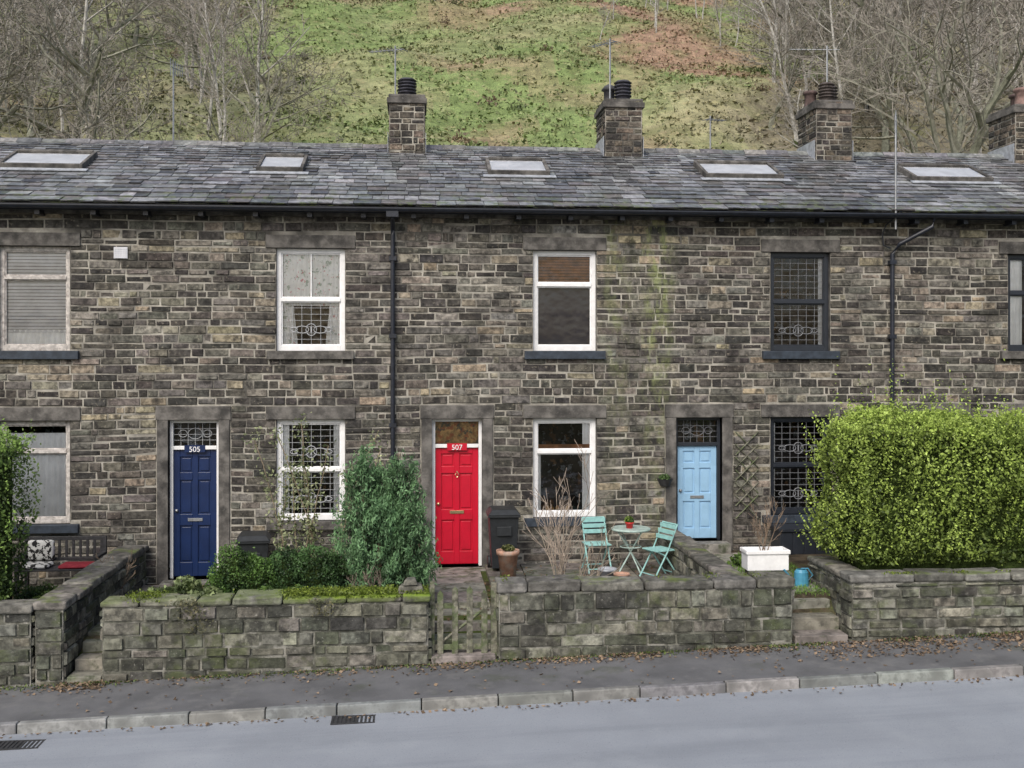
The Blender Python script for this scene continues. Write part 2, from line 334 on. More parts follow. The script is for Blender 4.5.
def window(par,x0,x1,z0,z1,st,upper):
    fm={'505':'white','507':'white','509':'darkpaint','left':'oldwhite','dark':'darkpaint','net':'white'}[st]
    split={'505':.5,'507':.34,'509':.5,'left':.30,'dark':.4,'net':.5}[st]
    w=empty('window',par)
    f=MB(); t=.075; yf,yb=.07,.14; zs=z1-(z1-z0)*split
    f.box(x0,x0+t,yf,yb,z0,z1);f.box(x1-t,x1,yf,yb,z0,z1);f.box(x0+t,x1-t,yf,yb,z1-t,z1);f.box(x0+t,x1-t,yf,yb,z0,z0+t*1.2)
    f.box(x0+t,x1-t,yf-.012,yb-.01,zs-.03,zs+.03)
    for (a,b) in ((z0+t*1.2,zs-.03),(zs+.03,z1-t)):
        s=.022
        f.box(x0+t,x0+t+s,yf+.02,yb-.012,a,b);f.box(x1-t-s,x1-t,yf+.02,yb-.012,a,b);f.box(x0+t+s,x1-t-s,yf+.02,yb-.012,a,a+s);f.box(x0+t+s,x1-t-s,yf+.02,yb-.012,b-s,b)
    if st=='dark' : f.box((x0+x1)/2-.02,(x0+x1)/2+.02,yf+.01,yb-.005,z0+t,z1-t)
    if st=='505' and upper: f.box((x0+x1)/2-.010,(x0+x1)/2+.010,yf+.022,yb-.01,zs+.03,z1-t)
    f.build('frame',M[fm],w,False,.005)
    gm=MB()
    for (a,b) in ((z0+t,zs),(zs,z1-t)):
        tl=R.uniform(-.006,.006)
        gm.face([(x0+t,.118+tl,a),(x1-t,.118-tl,a),(x1-t,.118-tl,b),(x0+t,.118+tl,b)])
    gm.build('glass',M['glass'],w)
    s=MB(); s.box(x0-.15,x1+.15,-.09,.10,z0-0.14,z0)
    s.build('sill',M['navysill'] if (st in('509','507','left') ) else M['ashlar'],w,False,.008)
    s=MB(); s.box(x0-.17,x1+.17,-.038,.12,z1,z1+.22); s.build('lintel',M['ashlar'],w,False,.01)
    if st in('505','509'):
        l=MB(); t2=t+.022; n=6; th=.0065
        rng=[(z0+t*1.2,zs-.03),(zs+.03,z1-t)]
        if st=='505' and upper: rng=rng[:1]
        for (a,b) in rng:
            for i in range(1,n):
                x=x0+t2+(x1-x0-2*t2)*i/n; l.box(x-th/2,x+th/2,.104,.112,a,b)
            m=7
            for i in range(1,m):
                z=a+(b-a)*i/m; l.box(x0+t2,x1-t2,.1035,.1115,z-th/2,z+th/2)
        for (a,b) in (rng if not upper else rng[:1]):
            cx=(x0+x1)/2; cz=a+(b-a)*.36
            for (rx,rz,ox) in ((.09,.10,0),(.11,.06,-.15),(.11,.06,.15),(.06,.035,-.29),(.06,.035,.29)):
                pts=[(cx+ox+rx*math.cos(k*.5236),.102,cz+rz*math.sin(k*.5236)) for k in range(13)]
                l.tube(pts,.008,4,(1,1,1),0,False)
            l.box(cx-.012,cx+.012,.098,.104,cz-.05,cz+.05)
        l.build('leading',M['leadcame'] if st=='505' else M['leadcamed'],w)
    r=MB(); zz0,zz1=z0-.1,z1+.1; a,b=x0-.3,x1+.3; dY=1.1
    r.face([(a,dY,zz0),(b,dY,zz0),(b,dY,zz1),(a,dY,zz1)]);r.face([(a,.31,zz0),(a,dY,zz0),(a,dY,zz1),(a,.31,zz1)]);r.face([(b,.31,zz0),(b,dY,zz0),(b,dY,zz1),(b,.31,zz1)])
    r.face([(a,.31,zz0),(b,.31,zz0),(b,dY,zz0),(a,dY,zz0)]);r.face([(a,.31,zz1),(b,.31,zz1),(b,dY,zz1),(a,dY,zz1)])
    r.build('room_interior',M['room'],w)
    def curtain(cx0,cx1,cz0,cz1,mat,y=.150,amp=.010,freq=70,pinch=0):
        c=MB(); n=max(8,int((cx1-cx0)*90)); m=8
        for j in range(m+1):
            tz=j/m
            for i in range(n+1):
                tx=i/n; sc=1-pinch*math.sin(tz*3.14)**2*.5
                xx=cx0+(cx1-cx0)*tx*sc if pinch>=0 else cx1-(cx1-cx0)*(1-tx)*(1+pinch*math.sin(tz*3.14)**2*.5)
                c.v.append((xx,y+amp*math.sin(tx*(cx1-cx0)*freq+.5*tz)+.005*nz(tx*5,tz*3),cz1+(cz0-cz1)*tz))
        for j in range(m):
            for i in range(n):
                q=j*(n+1)+i; c.fi((q,q+1,q+n+2,q+n+1))
        c.build('curtain',M[mat],w,True)
    def slats(a,b,zz0,zz1,mat,pitch=.05):
        c=MB(); z=zz0
        while z<zz1:
            c.face([(a,.135,z),(b,.135,z),(b,.15,z+pitch*.86),(a,.15,z+pitch*.86)]); z+=pitch
        c.build('blind',M[mat],w)
    if st=='505':
        if upper: curtain(x0+.05,x1-.05,zs-.10,z1,'curtain'); curtain(x0+.05,x0+.34,z0,z1,'curtain',.175,pinch=.5); curtain(x1-.34,x1-.05,z0,z1,'curtain',.175,pinch=-.5)
        else: curtain(x0+.05,x0+.2,z0,z1,'net'); curtain(x1-.2,x1-.05,z0,z1,'net')
    if st=='507':
        if upper:
            slats(x0+.06,x1-.06,zs,z1-.04,'woodblind')
            c=MB(); c.box(x0+.06,x1-.06,.19,.20,z0+.05,zs); c.build('roller_blind',M['greyroller'],w)
        else:
            curtain(x0+.05,x0+.15,z0,zs,'net'); curtain(x1-.22,x1-.05,z0,z1,'net')
            c=MB(); c.box(x0+.07,x1-.07,.14,.15,zs-.02,zs+.12); c.build('blind_rail',M['woodblind'],w)
            c=MB()
            for k in range(6):
                xx=R.uniform(x0+.2,x1-.3); c.lathe((xx,.22,z0),[(.03,0),(.05,.05),(.04,.14),(.015,.18)],8)
            c.build('ornaments',M['orange_mottle'],w)
    if st=='509':
        if not upper: curtain(x0+.05,x0+.13,z0,z1,'net')
        else: curtain(x1-.16,x1-.05,z0,z1,'blind')
    if st=='left':
        if upper: slats(x0+.05,x1-.05,z0+.3,z1-.03,'blind',.055); curtain(x0+.05,x1-.05,z0,z0+.35,'net')
        else: curtain(x0+.05,x1-.05,z0,zs+.3,'net')
    if st=='net': curtain(x0+.05,x1-.05,z0,z1,'net')
    if st=='dark': curtain(x0+.05,x0+.35,z0,z1,'net')

def door(par,x0,x1,z0,mat,num):
    d=empty('front_door',par); z1=2.5; lit=.47
    fr=MB(); t=.055; fm='darkpaint' if mat=='lblue' else 'white'
    zt=z1-lit
    fr.box(x0,x0+t,.10,.19,z0,z1);fr.box(x1-t,x1,.10,.19,z0,z1);fr.box(x0+t,x1-t,.10,.19,z1-t,z1);fr.box(x0+t,x1-t,.095,.19,zt-.03,zt+.03)
    fr.build('frame',M[fm],d,False,.005)
    a,b=x0+t+.004,x1-t-.004; lz0=z0+.03; lz1=zt-.034
    l=MB(); l.box(a,b,.165,.19,lz0,lz1)
    s=.10; mid=(a+b)/2; Ht=lz1-lz0
    rows=[(.11,.40),(.49,.76),(.82,.945)] if mat!='red' else [(.11,.38),(.47,.78),(.84,.95)]
    l.box(a,a+s,.14,.166,lz0,lz1);l.box(b-s,b,.14,.166,lz0,lz1)
    l.box(mid-.045,mid+.045,.141,.166,lz0,lz1)
    edges=[0]+[e for r in rows for e in r]+[1]
    for i in range(0,len(edges),2):
        za,zb=lz0+edges[i]*Ht,lz0+edges[i+1]*Ht
        l.box(a+s,mid-.045,.1405,.166,za,zb); l.box(mid+.045,b-s,.1405,.166,za,zb)
    for (r0,r1) in rows:
        for (p,q) in ((a+s,mid-.045),(mid+.045,b-s)):
            l.box(p+.028,q-.028,.150,.166,lz0+r0*Ht+.028,lz0+r1*Ht-.028)
    l.build('leaf',M[mat],d,False,.006)
    k=MB(); zb=lz0+.445*Ht; k.box(mid-.12,mid+.12,.128,.141,zb-.022,zb+.028)
    k.lathe((a+.05,.12,lz0+.52*Ht),[(.0,-.025),(.022,-.02),(.03,0),(.022,.02),(0,.025)],10)
    if mat=='red': k.tube([(mid,.13,lz0+.80*Ht),(mid-.03,.12,lz0+.77*Ht),(mid,.115,lz0+.745*Ht),(mid+.03,.12,lz0+.77*Ht),(mid,.13,lz0+.80*Ht)],.008,6)
    k.build('letterplate_and_knob',M['brass'] if mat=='red' else M['steel'],d,False,.002)
    gq=MB(); gq.face([(x0+t,.15,zt+.03),(x1-t,.15,zt+.03),(x1-t,.15,z1-t),(x0+t,.15,z1-t)]); gq.build('fanlight_glass',M['glass'],d)
    p=MB(); p.box(x0+t,x1-t,.24,.26,zt,z1); p.build('fanlight_panel',M['orange_mottle'] if mat=='red' else M['room'],d)  # on red doors the orange reflections are painted onto this backing
    if mat!='red':
        l=MB()
        for i in range(1,6):
            x=x0+t+(x1-x0-2*t)*i/6; l.box(x-.003,x+.003,.138,.146,zt+.03,z1-t)
        for i in range(1,4):
            z=zt+.03+(z1-t-zt-.03)*i/4; l.box(x0+t,x1-t,.1375,.1455,z-.003,z+.003)
        cx=(x0+x1)/2; cz=(zt+z1)/2
        for (rx,rz,ox) in ((.12,.09,0),(.07,.06,-.2),(.07,.06,.2)):
            l.tube([(cx+ox+rx*math.cos(q*.5236),.135,cz+rz*math.sin(q*.5236)) for q in range(13)],.006,4,(1,1,1),0,False)
        l.build('leading',M['leadcame'] if mat=='blue' else M['leadcamed'],d)
    if num:
        cu=bpy.data.curves.new('number','FONT'); cu.body=num; cu.size=.125; cu.extrude=.004; cu.align_x='CENTER'
        o=bpy.data.objects.new('house_number',cu); col_root.objects.link(o); o.parent=d
        o.location=((x0+x1)/2,.083,zt-.065); o.rotation_euler=(math.pi/2,0,0); cu.materials.append(M['white'])
        b2=MB(); b2.box((x0+x1)/2-.17,(x0+x1)/2+.17,.088,.094,zt-.075,zt+.045); b2.build('number_plate',M[mat] if mat!='red' else M['red'],d)
    sr=MB(); sr.box(x0-.18,x0,-.036,.2,z0-.4,z1); sr.box(x1,x1+.18,-.036,.2,z0-.4,z1); sr.box(x0-.2,x1+.2,-.042,.2,z1,z1+.23)
    sr.build('stone_surround',M['ashlar'],d,False,.01)
    sp=MB(); sp.box(x0-.08,x1+.08,-.30,.2,z0-.17,z0,(.2,.19,.17)); sp.build('doorstep',M['flag'],d,False,.012)

EY,EZ,RY,RZ=-.35,6.06,3.5,7.75
SL=math.hypot(RY-EY,RZ-EZ); sd=Vector((0,(RY-EY)/SL,(RZ-EZ)/SL)); sn=Vector((0,-sd.z,sd.y))
def roofpt(x,s,hh=0): return Vector((x,EY,EZ))+sd*s+sn*hh
s=0
while s<SL-.05:
    ex=.29-.13*(s/SL); x=X0-R.uniform(0,.2)
    while x<X1-.06:
        x2=x+R.uniform(.20,.44)*(1.1-.35*s/SL); x1_=max(x,X0); x2c=min(x2,X1)
        rf=rfm[pidx((x1_+x2c)/2)]
        e=.005; lo=.024+R.uniform(-.006,.012); s2=min(SL,s+ex+.05); dl=R.uniform(-.018,.014)
        n=nz(x*.5,s*.8,5)
        c=lerp((.115,.118,.122),(.34,.345,.35),min(1,max(0,R.random()*.7+n*.6+(.12 if x<-1 else 0)-.06)))
        if R.random()<.14: c=lerp(c,(.13,.11,.10),.6)
        if R.random()<.10: c=lerp(c,(.055,.055,.058),.8)
        c=jit(c,.16); tw=R.uniform(-.006,.006)
        P=[roofpt(x1_+e,s+dl,lo+tw),roofpt(x2c-e,s+dl+R.uniform(-.006,.006),lo-tw),roofpt(x2c-e,s2,.004),roofpt(x1_+e,s2,.004)]
        Q=[roofpt(x1_+e,s+dl,lo-.022),roofpt(x2c-e,s+dl,lo-.022)]
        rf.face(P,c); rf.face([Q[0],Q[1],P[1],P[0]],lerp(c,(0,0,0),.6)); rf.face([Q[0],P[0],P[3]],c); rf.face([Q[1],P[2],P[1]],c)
        x=x2
    s+=ex
def stack(par,cx,pots,wd=.68,top=8.68):
    c=empty('chimney_stack',par); x0,x1=cx-wd/2,cx+wd/2; y0,y1=RY-.5,RY+.55; zb=7.25
    core=MB(); core.box(x0,x1,y0,y1,zb,top-.02); core.build('core',M['mortar'],c)
    s=MB(); kw=dict(ch=(.10,.14),bl=(.15,.30),gap=.016,prot=(.006,.024))
    stones(s,(x0,y0,0),(0,-1,0),wd,zb,top,chimcol,**kw); stones(s,(x0,y1,0),(-1,0,0),y1-y0,zb,top,chimcol,**kw)
    stones(s,(x1,y0,0),(1,0,0),y1-y0,zb,top,chimcol,**kw); stones(s,(x1,y1,0),(0,1,0),wd,zb,top,chimcol,**kw)
    s.build('stonework',M['stone'],c)
    k=MB(); k.box(x0-.05,x1+.05,y0-.05,y1+.05,top-.16,top-.05,(.07,.065,.06)); k.box(x0-.02,x1+.02,y0-.02,y1+.02,top-.05,top+.02,(.12,.11,.1))
    k.build('cap',M['ashlar'],c,False,.012)
    f=MB(); f.box(x0-.06,x1+.06,y0-.07,y0-.02,zb-.02,zb+.24); f.box(x0-.035,x0-.026,y0,y1,zb,7.95); f.box(x1+.026,x1+.035,y0,y1,zb,7.95); f.build('flashing',M['lead'],c)
    for (dx,dy,r,h,cc,kind) in pots:
        p=MB(); o=(cx+dx,RY+dy,top)
        if kind=='louver':
            prof=[(r*.95,0),(r*.9,h*.3)]
            for i in range(4):
                zz=h*(.3+.15*i); prof+=[(r*1.12,zz),(r*1.12,zz+h*.04),(r*.82,zz+h*.07),(r*.82,zz+h*.14)]
            prof+=[(r*1.15,h*.9),(r*.8,h*1.0),(0,h*1.05)]
            p.lathe(o,prof,18,cc)
        elif kind=='roll':
            p.lathe(o,[(r,0),(r*.9,h*.1),(r*.85,h*.8),(r*1.08,h*.84),(r*1.08,h*.95),(r*.9,h),(r*.7,h),(r*.7,h*.6)],18,cc)
        else:
            p.lathe(o,[(r,0),(r,h*.7),(r*1.5,h*.72),(r*.9,h*.9),(0,h)],12,cc)
        p.build('chimney_pot',M['pot'],c,True)
BK=(.06,.06,.075);BR=(.10,.07,.065)
potsets={-.40:[(0,-.1,.17,.42,BK,'louver')],
 3.95:[(.05,-.15,.16,.46,BK,'louver'),(-.16,.25,.11,.5,(.07,.07,.075),'cowl')],
 8.29:[(-.06,-.25,.15,.42,(.09,.075,.07),'louver'),(.14,.1,.15,.45,(.08,.07,.065),'louver'),(-.2,.3,.14,.38,BR,'roll')],
 12.63:[(-.05,-.2,.17,.42,(.24,.16,.14),'roll'),(.1,.25,.16,.4,BR,'roll')],
 -9.1:[(0,0,.18,.42,BR,'roll')],16.97:[(0,0,.18,.42,BR,'roll')]}
chx={-.40:-.19,3.95:4.12,8.29:8.45,12.63:12.68,-9.1:-9.2,16.97:17.0}
sky=[(-6.64,1.47,'a'),(-2.46,.84,'b'),(1.88,1.14,'a'),(6.12,1.5,'b'),(10.2,1.55,'c')]
def rbox(mb,a,b,c,d,h0,h1):
    P=[roofpt(a,c,h0),roofpt(b,c,h0),roofpt(b,d,h0),roofpt(a,d,h0),roofpt(a,c,h1),roofpt(b,c,h1),roofpt(b,d,h1),roofpt(a,d,h1)]
    v=[mb.av(p) for p in P]
    for q in [(0,3,2,1),(4,5,6,7),(0,1,5,4),(1,2,6,5),(2,3,7,6),(3,0,4,7)]: mb.fi([v[j] for j in q])
for i,h in enumerate(H):
    par=empty('stone_terraced_house'); pa,pb=parties[i],parties[i+1]
    smb[i].build('facade_stonework',M['stone'],par)
    bk=MB(); hs=[q for q in holes if pa<=q[0]<pb]
    xb=sorted(set([pa,pb]+[v for q in hs for v in q[:2]])); zb=sorted(set([-1,6.0]+[v for q in hs for v in q[2:]]))
    for a,b in zip(xb,xb[1:]):
        for c,d in zip(zb,zb[1:]):
            if any(q[0]<=(a+b)/2<=q[1] and q[2]<=(c+d)/2<=q[3] for q in hs): continue
            bk.face([(a,0,c),(b,0,c),(b,0,d),(a,0,d)]); bk.face([(a,.3,c),(b,.3,c),(b,.3,d),(a,.3,d)])
    bk.face([(pa,7.3,-1),(pb,7.3,-1),(pb,7.3,6.1),(pa,7.3,6.1)])
    for xx in (pa+.01,pb-.01): bk.face([(xx,0,-1),(xx,7.3,-1),(xx,7.3,6),(xx,RY,RZ-.1),(xx,0,6)])
    bk.build('wall_backing',M['mortar'],par)
    rv=MB()
    for q in hs:
        a,b,c,d=q
        rv.face([(a,-.01,c),(a,.3,c),(a,.3,d),(a,-.01,d)]);rv.face([(b,-.01,c),(b,.3,c),(b,.3,d),(b,-.01,d)]);rv.face([(a,0,d),(b,0,d),(b,.3,d),(a,.3,d)]);rv.face([(a,0,c),(b,0,c),(b,.3,c),(a,.3,c)])
    rv.build('reveals',M['ashlar'],par)
    window(par,*h['w'],*ZU,h['st'],True); window(par,*h['w'],*ZL,h['st'],False)
    door(par,*h['d'],h['dm'],{2:'505',3:'507'}.get(i))
    rf=rfm[i]
    rf.face([roofpt(pa,0,-.02),roofpt(pb,0,-.02),roofpt(pb,SL,-.02),roofpt(pa,SL,-.02)],(.05,.05,.05))
    rf.face([(pa,RY,RZ-.02),(pb,RY,RZ-.02),(pb,7.5,6.0),(pa,7.5,6.0)],(.1,.1,.1))
    rf.build('slate_roof',M['slate'],par)
    rd=MB(); x=pa
    while x<pb-.05:
        x2=min(pb,x+.46); zt=RZ+.055+R.uniform(-.012,.012); c=jit((.17,.17,.165),.3)
        rd.face([(x,RY-.17,RZ-.055),(x2-.006,RY-.17,RZ-.055),(x2-.006,RY-.04,zt),(x,RY-.04,zt)],c)
        rd.face([(x,RY-.04,zt),(x2-.006,RY-.04,zt),(x2-.006,RY+.04,zt),(x,RY+.04,zt)],c)
        rd.face([(x,RY+.04,zt),(x2-.006,RY+.04,zt),(x2-.006,RY+.17,RZ-.055),(x,RY+.17,RZ-.055)],c)
        x=x2
    rd.build('ridge_tiles',M['slate'],par)
    gt=MB(); n=8; gy,gz,gr=-.40,6.0,.062
    prof=[(gy+gr*math.cos(math.pi+math.pi*k/n),gz+gr*math.sin(math.pi+math.pi*k/n)) for k in range(n+1)]
    for k in range(n): gt.face([(pa,prof[k][0],prof[k][1]),(pb,prof[k][0],prof[k][1]),(pb,prof[k+1][0],prof[k+1][1]),(pa,prof[k+1][0],prof[k+1][1])])
    gt.box(pa,pb,gy-gr-.008,gy-gr+.004,gz-.012,gz+.012)
    gt.box(pa,pb,-.31,-.28,5.93,6.03)
    x=pa+.35
    while x<pb:
        gt.box(x-.04,x+.04,-.30,0,5.86,5.96); x+=.88
    gt.build('gutter',M['pipe'],par)
    sf=MB(); sf.box(pa,pb,-.30,.0,5.965,5.985); sf.box(pa,pb,-.07,0,5.90,5.965); sf.build('eaves_soffit',M['ashlar'],par)
    if pa in potsets: stack(par,chx[pa],potsets[pa],.68 if pa<3 else .74,8.68 if pa<8 else 8.74)
    if i in (3,5,1,7):
        dp=MB(); px=pa; r=.038
        if i==5:
            dp.tube([(px+.62,-.38,5.95),(px+.60,-.36,5.80),(px+.12,-.12,5.52),(px,-.085,5.35),(px,-.085,-.3)],r,10)
            dp.tube([(px+.04,-.36,6.05),(px-.12,-.10,5.85),(px-.17,-.06,5.7),(px-.15,-.06,5.5),(px-.03,-.06,5.45)],.012,6)
        else:
            dp.tube([(px,-.38,5.95),(px,-.36,5.86),(px,-.10,5.7),(px,-.085,5.6),(px,-.085,-.3)],r,10)
            dp.box(px-.10,px+.10,-.44,-.06,5.86,5.99)
        for z in (.9,2.4,3.9,5.2): dp.box(px-.06,px+.06,-.13,-.02,z-.035,z+.035)
        dp.build('downpipe',M['pipe'],par)
    for (sx,sw,kk) in sky:
        if pa<=sx<pb:
            k=empty('rooflight',par)
            s0=(1.45-EY)/sd.y; s1=(2.38-EY)/sd.y
            a,b=sx-sw/2,sx+sw/2; f=MB(); t=.06
            rbox(f,a,a+t,s0,s1,0,.12);rbox(f,b-t,b,s0,s1,0,.12);rbox(f,a+t,b-t,s0,s0+t,0,.12);rbox(f,a+t,b-t,s1-t*1.5,s1,0,.135)
            f.build('frame',M['ashlar'],k,False,.008)
            f=MB(); rbox(f,a-.1,b+.1,s0-.14,s0,.03,.045); f.build('flashing',M['lead'],k)
            f=MB(); f.face([roofpt(a+t,s0+t,.10),roofpt(b-t,s0+t,.10),roofpt(b-t,s1-t,.10),roofpt(a+t,s1-t,.10)]); f.build('glass',M['glass'],k)
            f=MB(); f.face([roofpt(a+t,s0+t,.08),roofpt(b-t,s0+t,.08),roofpt(b-t,s1-t,.08),roofpt(a+t,s1-t,.08)]); f.build('blind',M['blind'],k)
    if i==1:
        v=MB(); v.box(-4.97,-4.75,-.045,-.03,5.17,5.36)
        for q in range(5):
            v.box(-4.96,-4.76,-.055,-.045,5.18+q*.036,5.195+q*.036)
            v.box(-4.96+q*.042,-4.948+q*.042,-.056,-.046,5.18,5.35)
        v.build('air_vent',M['blind'],par)

# ---------------------------------------------------------------- aerials
def aerial(base,top,boom,L,n,el=.35,vert=False):
    a=MB(); a.tube([base,(top[0],top[1],top[2])],.018,6)
    bd=Vector((math.cos(boom),math.sin(boom),.05)); sdv=Vector((-bd.y,bd.x,0)) if not vert else Vector((0,0,1)); T=Vector(top)-Vector((0,0,.08))
    a.tube([T-bd*L*.25,T+bd*L*.75],.011,5)
    for k in range(n):
        c=T+bd*L*(-.22+.95*k/(n-1)); e=el*(1.15-.5*k/n)
        a.tube([c-sdv*e/2,c+sdv*e/2],.007,4)
    a.build('tv_aerial',M['steel'])
aerial((-4.8,3.6,7.7),(-4.8,3.6,9.35),1.3,.5,6,.3,True)
aerial((-.42,3.2,8.2),(-.42,3.2,9.7),2.6,.8,9,.3)
aerial((3.88,3.2,8.4),(3.88,3.2,9.95),2.2,.7,8,.3)
aerial((8.42,3.3,8.4),(8.42,3.3,9.95),2.9,1.0,10,.32)
aerial((6.27,4.4,7.3),(6.27,4.4,8.7),.4,.5,6,.25)
aerial((8.24,-.33,5.75),(8.24,-.33,7.7),1.2,.4,5,.3,True)

# ---------------------------------------------------------------- garden walls
def wall(name,p0,p1,th,zb,zt,cop='coping',ct=.11,over=.035,ch=(.11,.2),bl=(.2,.5)):
    w=empty(name); p0=Vector((*p0,0));p1=Vector((*p1,0)); d=(p1-p0); L=d.length; d.normalize(); n=Vector((d.y,-d.x,0)); Z=Vector((0,0,1))
    tz=zt-ct
    m=MB(); C=[p0+n*th/2,p1+n*th/2,p1-n*th/2,p0-n*th/2]
    for k in range(4):
        a,b=C[k],C[(k+1)%4]; m.face([a+Z*zb,b+Z*zb,b+Z*tz,a+Z*tz])
    m.face([q+Z*tz for q in C]); m.build('core',M['gmortar'],w)
    s=MB(); kw=dict(ch=ch,bl=bl,gap=.022,prot=(.004,.045),wav=.015)
    stones(s,p0+n*th/2,n,L,zb,tz-.01,gcol,**kw); stones(s,p1-n*th/2,-n,L,zb,tz-.01,gcol,**kw)
    stones(s,p0-n*th/2,-d,th,zb,tz-.01,gcol,**kw); stones(s,p1+n*th/2,d,th,zb,tz-.01,gcol,**kw)
    s.build('stonework',M['gstone'],w,False)
    c=MB(); u=-over
    while u<L+over-.01:
        l=R.uniform(.4,.95)
        if L+over-(u+l)<.3: l=L+over-u
        cc=jit(lerp((.09,.088,.078),(.23,.22,.195),R.random()),.15); dz=R.uniform(-.014,.012); do=R.uniform(-.02,.02)
        a=p0+d*(u+.008); b=p0+d*(u+l-.008); hw=th/2+over
        base=[a+n*(hw+do),b+n*(hw+do),b-n*hw,a-n*hw]; j=[Vector((R.uniform(-.018,.018),R.uniform(-.018,.018),R.uniform(-.018,.012))) for _ in range(4)]
        v=[c.av(q+Z*(tz+.002)) for q in base]+[c.av(q+Z*(zt+dz)+jj) for q,jj in zip(base,j)]
        for q in [(0,3,2,1),(4,5,6,7),(0,1,5,4),(1,2,6,5),(2,3,7,6),(3,0,4,7)]: c.fi([v[i] for i in q],cc)
        u+=l
    c.build('coping',M[cop],w,False,.025)
    return w
wall('garden_wall',(-3.96,-4.13),(.15,-4.13),.36,-.95,.48,'mosscop',.10)
wall('garden_wall',(1.07,-4.13),(5.0,-4.13),.36,-.9,.61,'coping',.14,ch=(.14,.2))
wall('garden_wall',(5.83,-4.13),(13.2,-4.13),.34,-.8,.62,'coping')
wall('garden_wall',(5.98,-3.94),(5.98,-2.7),.3,-.5,.60,'coping',.09)
wall('garden_wall',(-4.62,-4.28),(-4.62,-.05),.34,-1.2,.47,'coping')
wall('garden_wall',(-12,-4.13),(-4.84,-4.13),.34,-1.3,.44,'coping')
wall('garden_wall',(4.25,-3.92),(4.25,-.1),.28,-.4,.62,'coping',.09)
wall('garden_wall',(-.25,-2.2),(.12,-2.2),.28,-.4,.60,'coping',.09)
ls=MB()
for (a,b,z,h_) in ((-.25,.10,.48,.10),(-.18,.02,.585,.07)):
    v=[ls.av(q) for q in [(a,-4.27,z),(b,-4.25,z),(b-.02,-4.02,z),(a+.03,-4.0,z),(a+.02,-4.25,z+h_),(b-.03,-4.23,z+h_*.9),(b-.04,-4.04,z+h_),(a+.05,-4.03,z+h_*.85)]]
    for q in [(4,5,6,7),(0,1,5,4),(1,2,6,5),(2,3,7,6),(3,0,4,7)]: ls.fi([v[i] for i in q],(.15,.145,.12))
ls.build('loose_stones',M['coping'],None,False,.02)

pt=MB()
def slab(x0,x1,y0,y1,z,th=.12): pt.box(x0,x1,y0,y1,z-th,z,jit((.20,.19,.165),.25))
for (xa,xb,dz) in ((.19,1.03,-.02),(-4.40,-3.98+.0,-.17),(5.05,5.78,.2)):
    zg=g((xa+xb)/2); n=3
    for k in range(n): slab(xa,xb,-4.3+.32*k,-4.3+.32*(k+1)-.006,zg+(dz-zg)*(k+.7)/(n),.3)
    y=-4.3+.32*n
    while y<-.35:
        L=R.uniform(.45,.75)
        slab(xa-.03,xb+.03,y,min(y+L,-.31)-.012,dz+.012+R.uniform(-.004,.004)); y+=L
pt.build('stone_path',M['flag'],None,False,.012)
pv=MB(); x=1.15
while x<4.05:
    y=-2.6
    while y<-.05:
        pv.box(x,x+.585,y,y+.495,-.05,.035+R.uniform(-.003,.003),jit((.15,.14,.12),.25)); y+=.51
    x+=.6
pv.build('patio',M['flag'],None,False,.008)
st=MB()
st.box(4.42,5.36,-.75,-.31,.0,.20,(.2,.19,.17)); st.build('entrance_step',M['flag'],None,False,.012)

gt=MB(); gy=-4.14; gx0,gx1=.22,1.0; zb=g(.6)+.06
gt.box(.17,.235,gy-.04,gy+.04,g(.6),.60); gt.box(.975,1.055,gy-.04,gy+.04,g(.6),.58)
n=4
for k in range(n):
    x=gx0+.09+(gx1-gx0-.20)*k/(n-1); w=.040; zt=.44+.06*math.sin(math.pi*k/(n-1))
    gt.box(x-w,x+w,gy-.03,gy-.008,zb,zt)
    gt.face([(x-w,gy-.03,zt),(x+w,gy-.03,zt),(x,gy-.03,zt+.05)]); gt.face([(x-w,gy-.03,zt),(x,gy-.03,zt+.05),(x,gy-.008,zt+.05),(x-w,gy-.008,zt)]); gt.face([(x+w,gy-.03,zt),(x,gy-.03,zt+.05),(x,gy-.008,zt+.05),(x+w,gy-.008,zt)])
for z in (zb+.12,.28): gt.box(gx0+.02,gx1-.03,gy-.007,gy+.02,z-.035,z+.035)
gt.tube([(gx0+.05,gy+.004,zb+.14),(gx1-.06,gy+.004,.27)],.022,4)
gt.build('garden_gate',M['gwood'],None,False,.004)

# ---------------------------------------------------------------- furniture
def chair(loc,rot,mat,name='folding_chair'):
    m=MB(); m.M=Matrix.Translation(loc)@Matrix.Rotation(rot,4,'Z')
    for s in (-.19,.19):
        m.tube([(s,-.24,0),(s,.02,.42),(s,.22,.84)],.014,6); m.tube([(s*.9,.26,0),(s*.9,0,.36),(s*.9,-.17,.44)],.014,6)
    m.tube([(-.19,-.2,.06),(.19,-.2,.06)],.010,6); m.tube([(-.17,.23,.06),(.17,.23,.06)],.010,6); m.tube([(-.19,.22,.84),(.19,.22,.84)],.013,6)
    for k in range(6): m.box(-.2,.2,-.19+.065*k,-.14+.065*k,.435,.452)
    for k in range(3):
        z=.60+.085*k; y=.10+(z-.6)*.48; m.box(-.2,.2,y-.012,y+.006,z,z+.065)
    return m.build(name,M[mat],None,False,.003)
chair((2.95,-.75,.035),.12,'turq'); chair((3.86,-1.35,.035),-1.15,'turq')
t=MB(); t.M=Matrix.Translation((3.47,-1.0,.035))
t.lathe((0,0,0),[(0,.70),(.31,.70),(.32,.71),(.32,.725),(.31,.735),(0,.735)],24)
for a in range(4):
    c,s=math.cos(a*1.5708+.5),math.sin(a*1.5708+.5); t.tube([(c*.27,s*.27,.70),(c*.03,s*.03,.38),(-s*.0+c*-.27,s*-.27,0)],.012,6)
